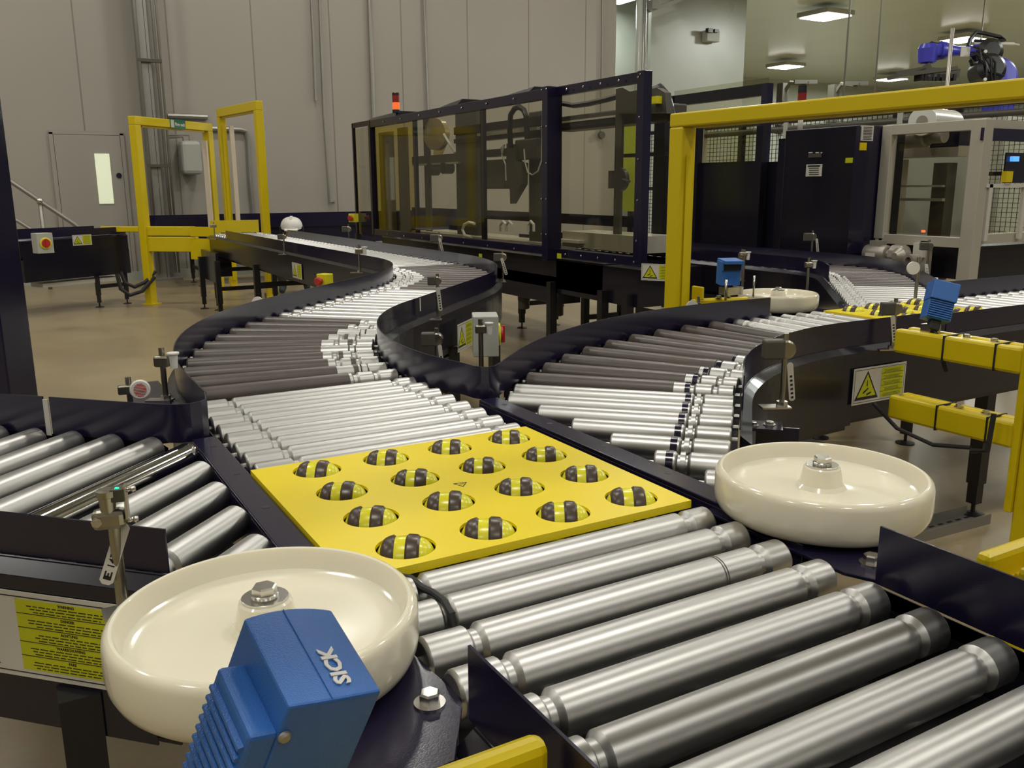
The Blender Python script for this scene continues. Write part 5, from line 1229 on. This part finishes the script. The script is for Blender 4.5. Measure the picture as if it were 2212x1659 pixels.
# =================================================================== person behind the long run
hp = pd(631, 492, 10.6)
pe = thing('person', (hp.x, hp.y, 0), 'person in a white safety helmet crouching behind the long straight conveyor', 'person')
import bmesh
def skinned(name, joints, edges, root, m, parent):
    me = bpy.data.meshes.new(name); me.from_pydata([Vector(j[:3]) for j in joints], edges, []); o = bpy.data.objects.new(name, me); COL.objects.link(o); o.parent = parent
    sk = o.modifiers.new('skin', 'SKIN'); 
    for i, j in enumerate(joints):
        v_ = me.skin_vertices[0].data[i] if me.skin_vertices else None
        if v_: v_.radius = (j[3], j[3]); v_.use_root = (i == root)
    sb = o.modifiers.new('sub', 'SUBSURF'); sb.levels = 2; sb.render_levels = 2
    dg = bpy.context.evaluated_depsgraph_get(); m2 = bpy.data.meshes.new_from_object(o.evaluated_get(dg)); o.modifiers.clear(); o.data = m2; m2.materials.clear(); m2.materials.append(m)
    for p_ in m2.polygons: p_.use_smooth = True
    return o
J = [(0, .12, .24, .13), (0, .05, .36, .12), (0, -.02, .5, .14), (0, -.05, .60, .06), (0, -.07, .68, .055),
     (-.17, -.03, .56, .055), (-.24, -.12, .38, .042), (-.16, -.3, .34, .032), (.17, -.03, .56, .055), (.24, -.12, .38, .042), (.16, -.3, .34, .032),
     (-.1, .1, .22, .09), (-.15, -.24, .42, .07), (-.14, -.1, .08, .05), (-.15, -.22, .04, .04), (.1, .1, .22, .09), (.15, -.24, .3, .07), (.13, .1, .09, .05), (.14, 0, .04, .04)]
Ed = [(0, 1), (1, 2), (2, 3), (3, 4), (2, 5), (5, 6), (6, 7), (2, 8), (8, 9), (9, 10), (0, 11), (11, 12), (12, 13), (13, 14), (0, 15), (15, 16), (16, 17), (17, 18)]
sh = hp.z - .83
J = [(x, y, max(.03, z * 1.0) + (sh if z > .3 else 0), r) for x, y, z, r in J]
try:
    body = skinned('body', J, Ed, 0, M['cloth'], pe)
except Exception as ex_:
    print('skin failed', ex_); body = None
hz_ = J[4][2] + .06
mb = MB(); rings = []
for i in range(10):
    t = -pi / 2 + pi * i / 9; rings.append((sin(t) * .115, max(.003, cos(t) * .078)))
mb.lathe((0, -.08, hz_), (0, 0, 1), rings, 20); hd_ = mb.build('head', M['skin'], None); hd_.parent = pe
mb = MB().lathe((0, 0, 0), (0, 0, 1), [(-.02, .118), (-.015, .128), (.02, .127), (.05, .118), (.08, .098), (.1, .066), (.11, .02)], 24); mb.box((0, -.14, -.002), (.15, .07, .012)); mb.box((0, 0, .045), (.03, .12, .13))
mb.v = [Matrix.Rotation(radians(14), 3, 'X') @ v_ for v_ in mb.v]; he = mb.build('safety_helmet', M['white'], None); he.parent = pe; he.location = Vector((0, -.07, hp.z - .03 + 0)) + Vector((he.location.x, he.location.y, 0))
for ex_s in (-.125, .125): er = MB().box((ex_s, -.08, hp.z - .02), (.03, .07, .08)).build('ear_defender', M['black'], None, bevel=.01); er.parent = pe
pe.rotation_euler = (0, 0, radians(-20))

fa = at(2112, 1122, 0); fb = at(1925, 1172, 0); fd = (fb - fa).normalized(); fn = Vector((-fd.y, fd.x, 0))
ct = thing('perforated_channel', (fa + fb) / 2, 'galvanised perforated channel lying on the floor behind the right foreground guide wheel', 'cable tray')
fc = (fa + fb) / 2; m3 = Matrix((fd, fn, Vector((0, 0, 1)))).transposed(); Lf = (fb - fa).length
MB().box(fc + Vector((0, 0, .003)), (Lf, .10, .004), m3=m3).box(fc + fn * .05 + Vector((0, 0, .02)), (Lf, .003, .04), m3=m3).box(fc - fn * .05 + Vector((0, 0, .02)), (Lf, .003, .04), m3=m3).build('channel', M['pipe'], ct)
mb = MB()
for i in range(int(Lf / .05)):
    for w_ in (-.025, .025): mb.box(fa + fd * (.03 + .05 * i) + fn * w_ + Vector((0, 0, .0055)), (.025, .01, .001), m3=m3)
mb.build('slots', M['ink'], ct)
# =================================================================== lamps
def ceiling_light(x, y, z, size, power, label, group, col=(1, .965, .9), emat='lamp'):
    t = thing('ceiling_light', (x, y, z), label, 'ceiling light', group)
    MB().box((x, y, z + .07), (size * 1.12, size * 1.12, .10)).build('housing', M['grey'], t)
    MB().prism([(x - size / 2, y - size / 2), (x + size / 2, y - size / 2), (x + size / 2, y + size / 2), (x - size / 2, y + size / 2)], z, z + .02).build('diffuser', M[emat], t)
    ld = bpy.data.lights.new('light', 'AREA'); ld.shape = 'SQUARE'; ld.size = size * .9; ld.energy = power; ld.color = col
    lo = bpy.data.objects.new('light', ld); COL.objects.link(lo); lo.parent = t; lo.location = (0, 0, -.01)
    return t
for i, (x, y) in enumerate(((-5.5, -6), (-1, -6), (3.5, -6), (8, -6), (-5.5, -1), (-1.0, -1.2), (3.5, -1), (8, -1), (-5.5, 4), (-1, 4), (3.4, 4), (8, 4), (-5.5, 9), (-1, 9), (3.5, 9), (8, 9))):
    ceiling_light(x, y, 7.0, .7, 95, 'hall ceiling light high above the conveyors, out of the picture', 'hall ceiling lights')
zl = 4.78
pos = [(at(1783, 38, zl), 'ceiling light highest and nearest in the picture, top right'), (at(1697, 146, zl), 'ceiling light left of the others, above the dark beacon'), (at(1925, 173, zl), 'low ceiling light partly behind the robot gripper'), (at(2080, 88, zl), 'ceiling light just left of the robot cable loop')]
for p, l in pos: ceiling_light(p.x, p.y, zl, .75, 240, l, None, (.95, 1, .93))
for x, y in ((14.5, 8.5), (13, 2.5), (16.5, 7), (22.5, 7), (28.5, 14)):
    ceiling_light(x, y, zl, .75, 240, 'ceiling light of the lower hall, out of the picture', 'lower hall lights out of the picture', (.95, 1, .93))
ceiling_light(10.0, 12.8, 4.6, .5, 45, 'light in the bright wall opening, out of the picture', None, (.9, 1, .93))
w = bpy.data.worlds.new('world'); SC.world = w; w.use_nodes = True; w.node_tree.nodes['Background'].inputs[0].default_value = (.42, .40, .36, 1); w.node_tree.nodes['Background'].inputs[1].default_value = .45
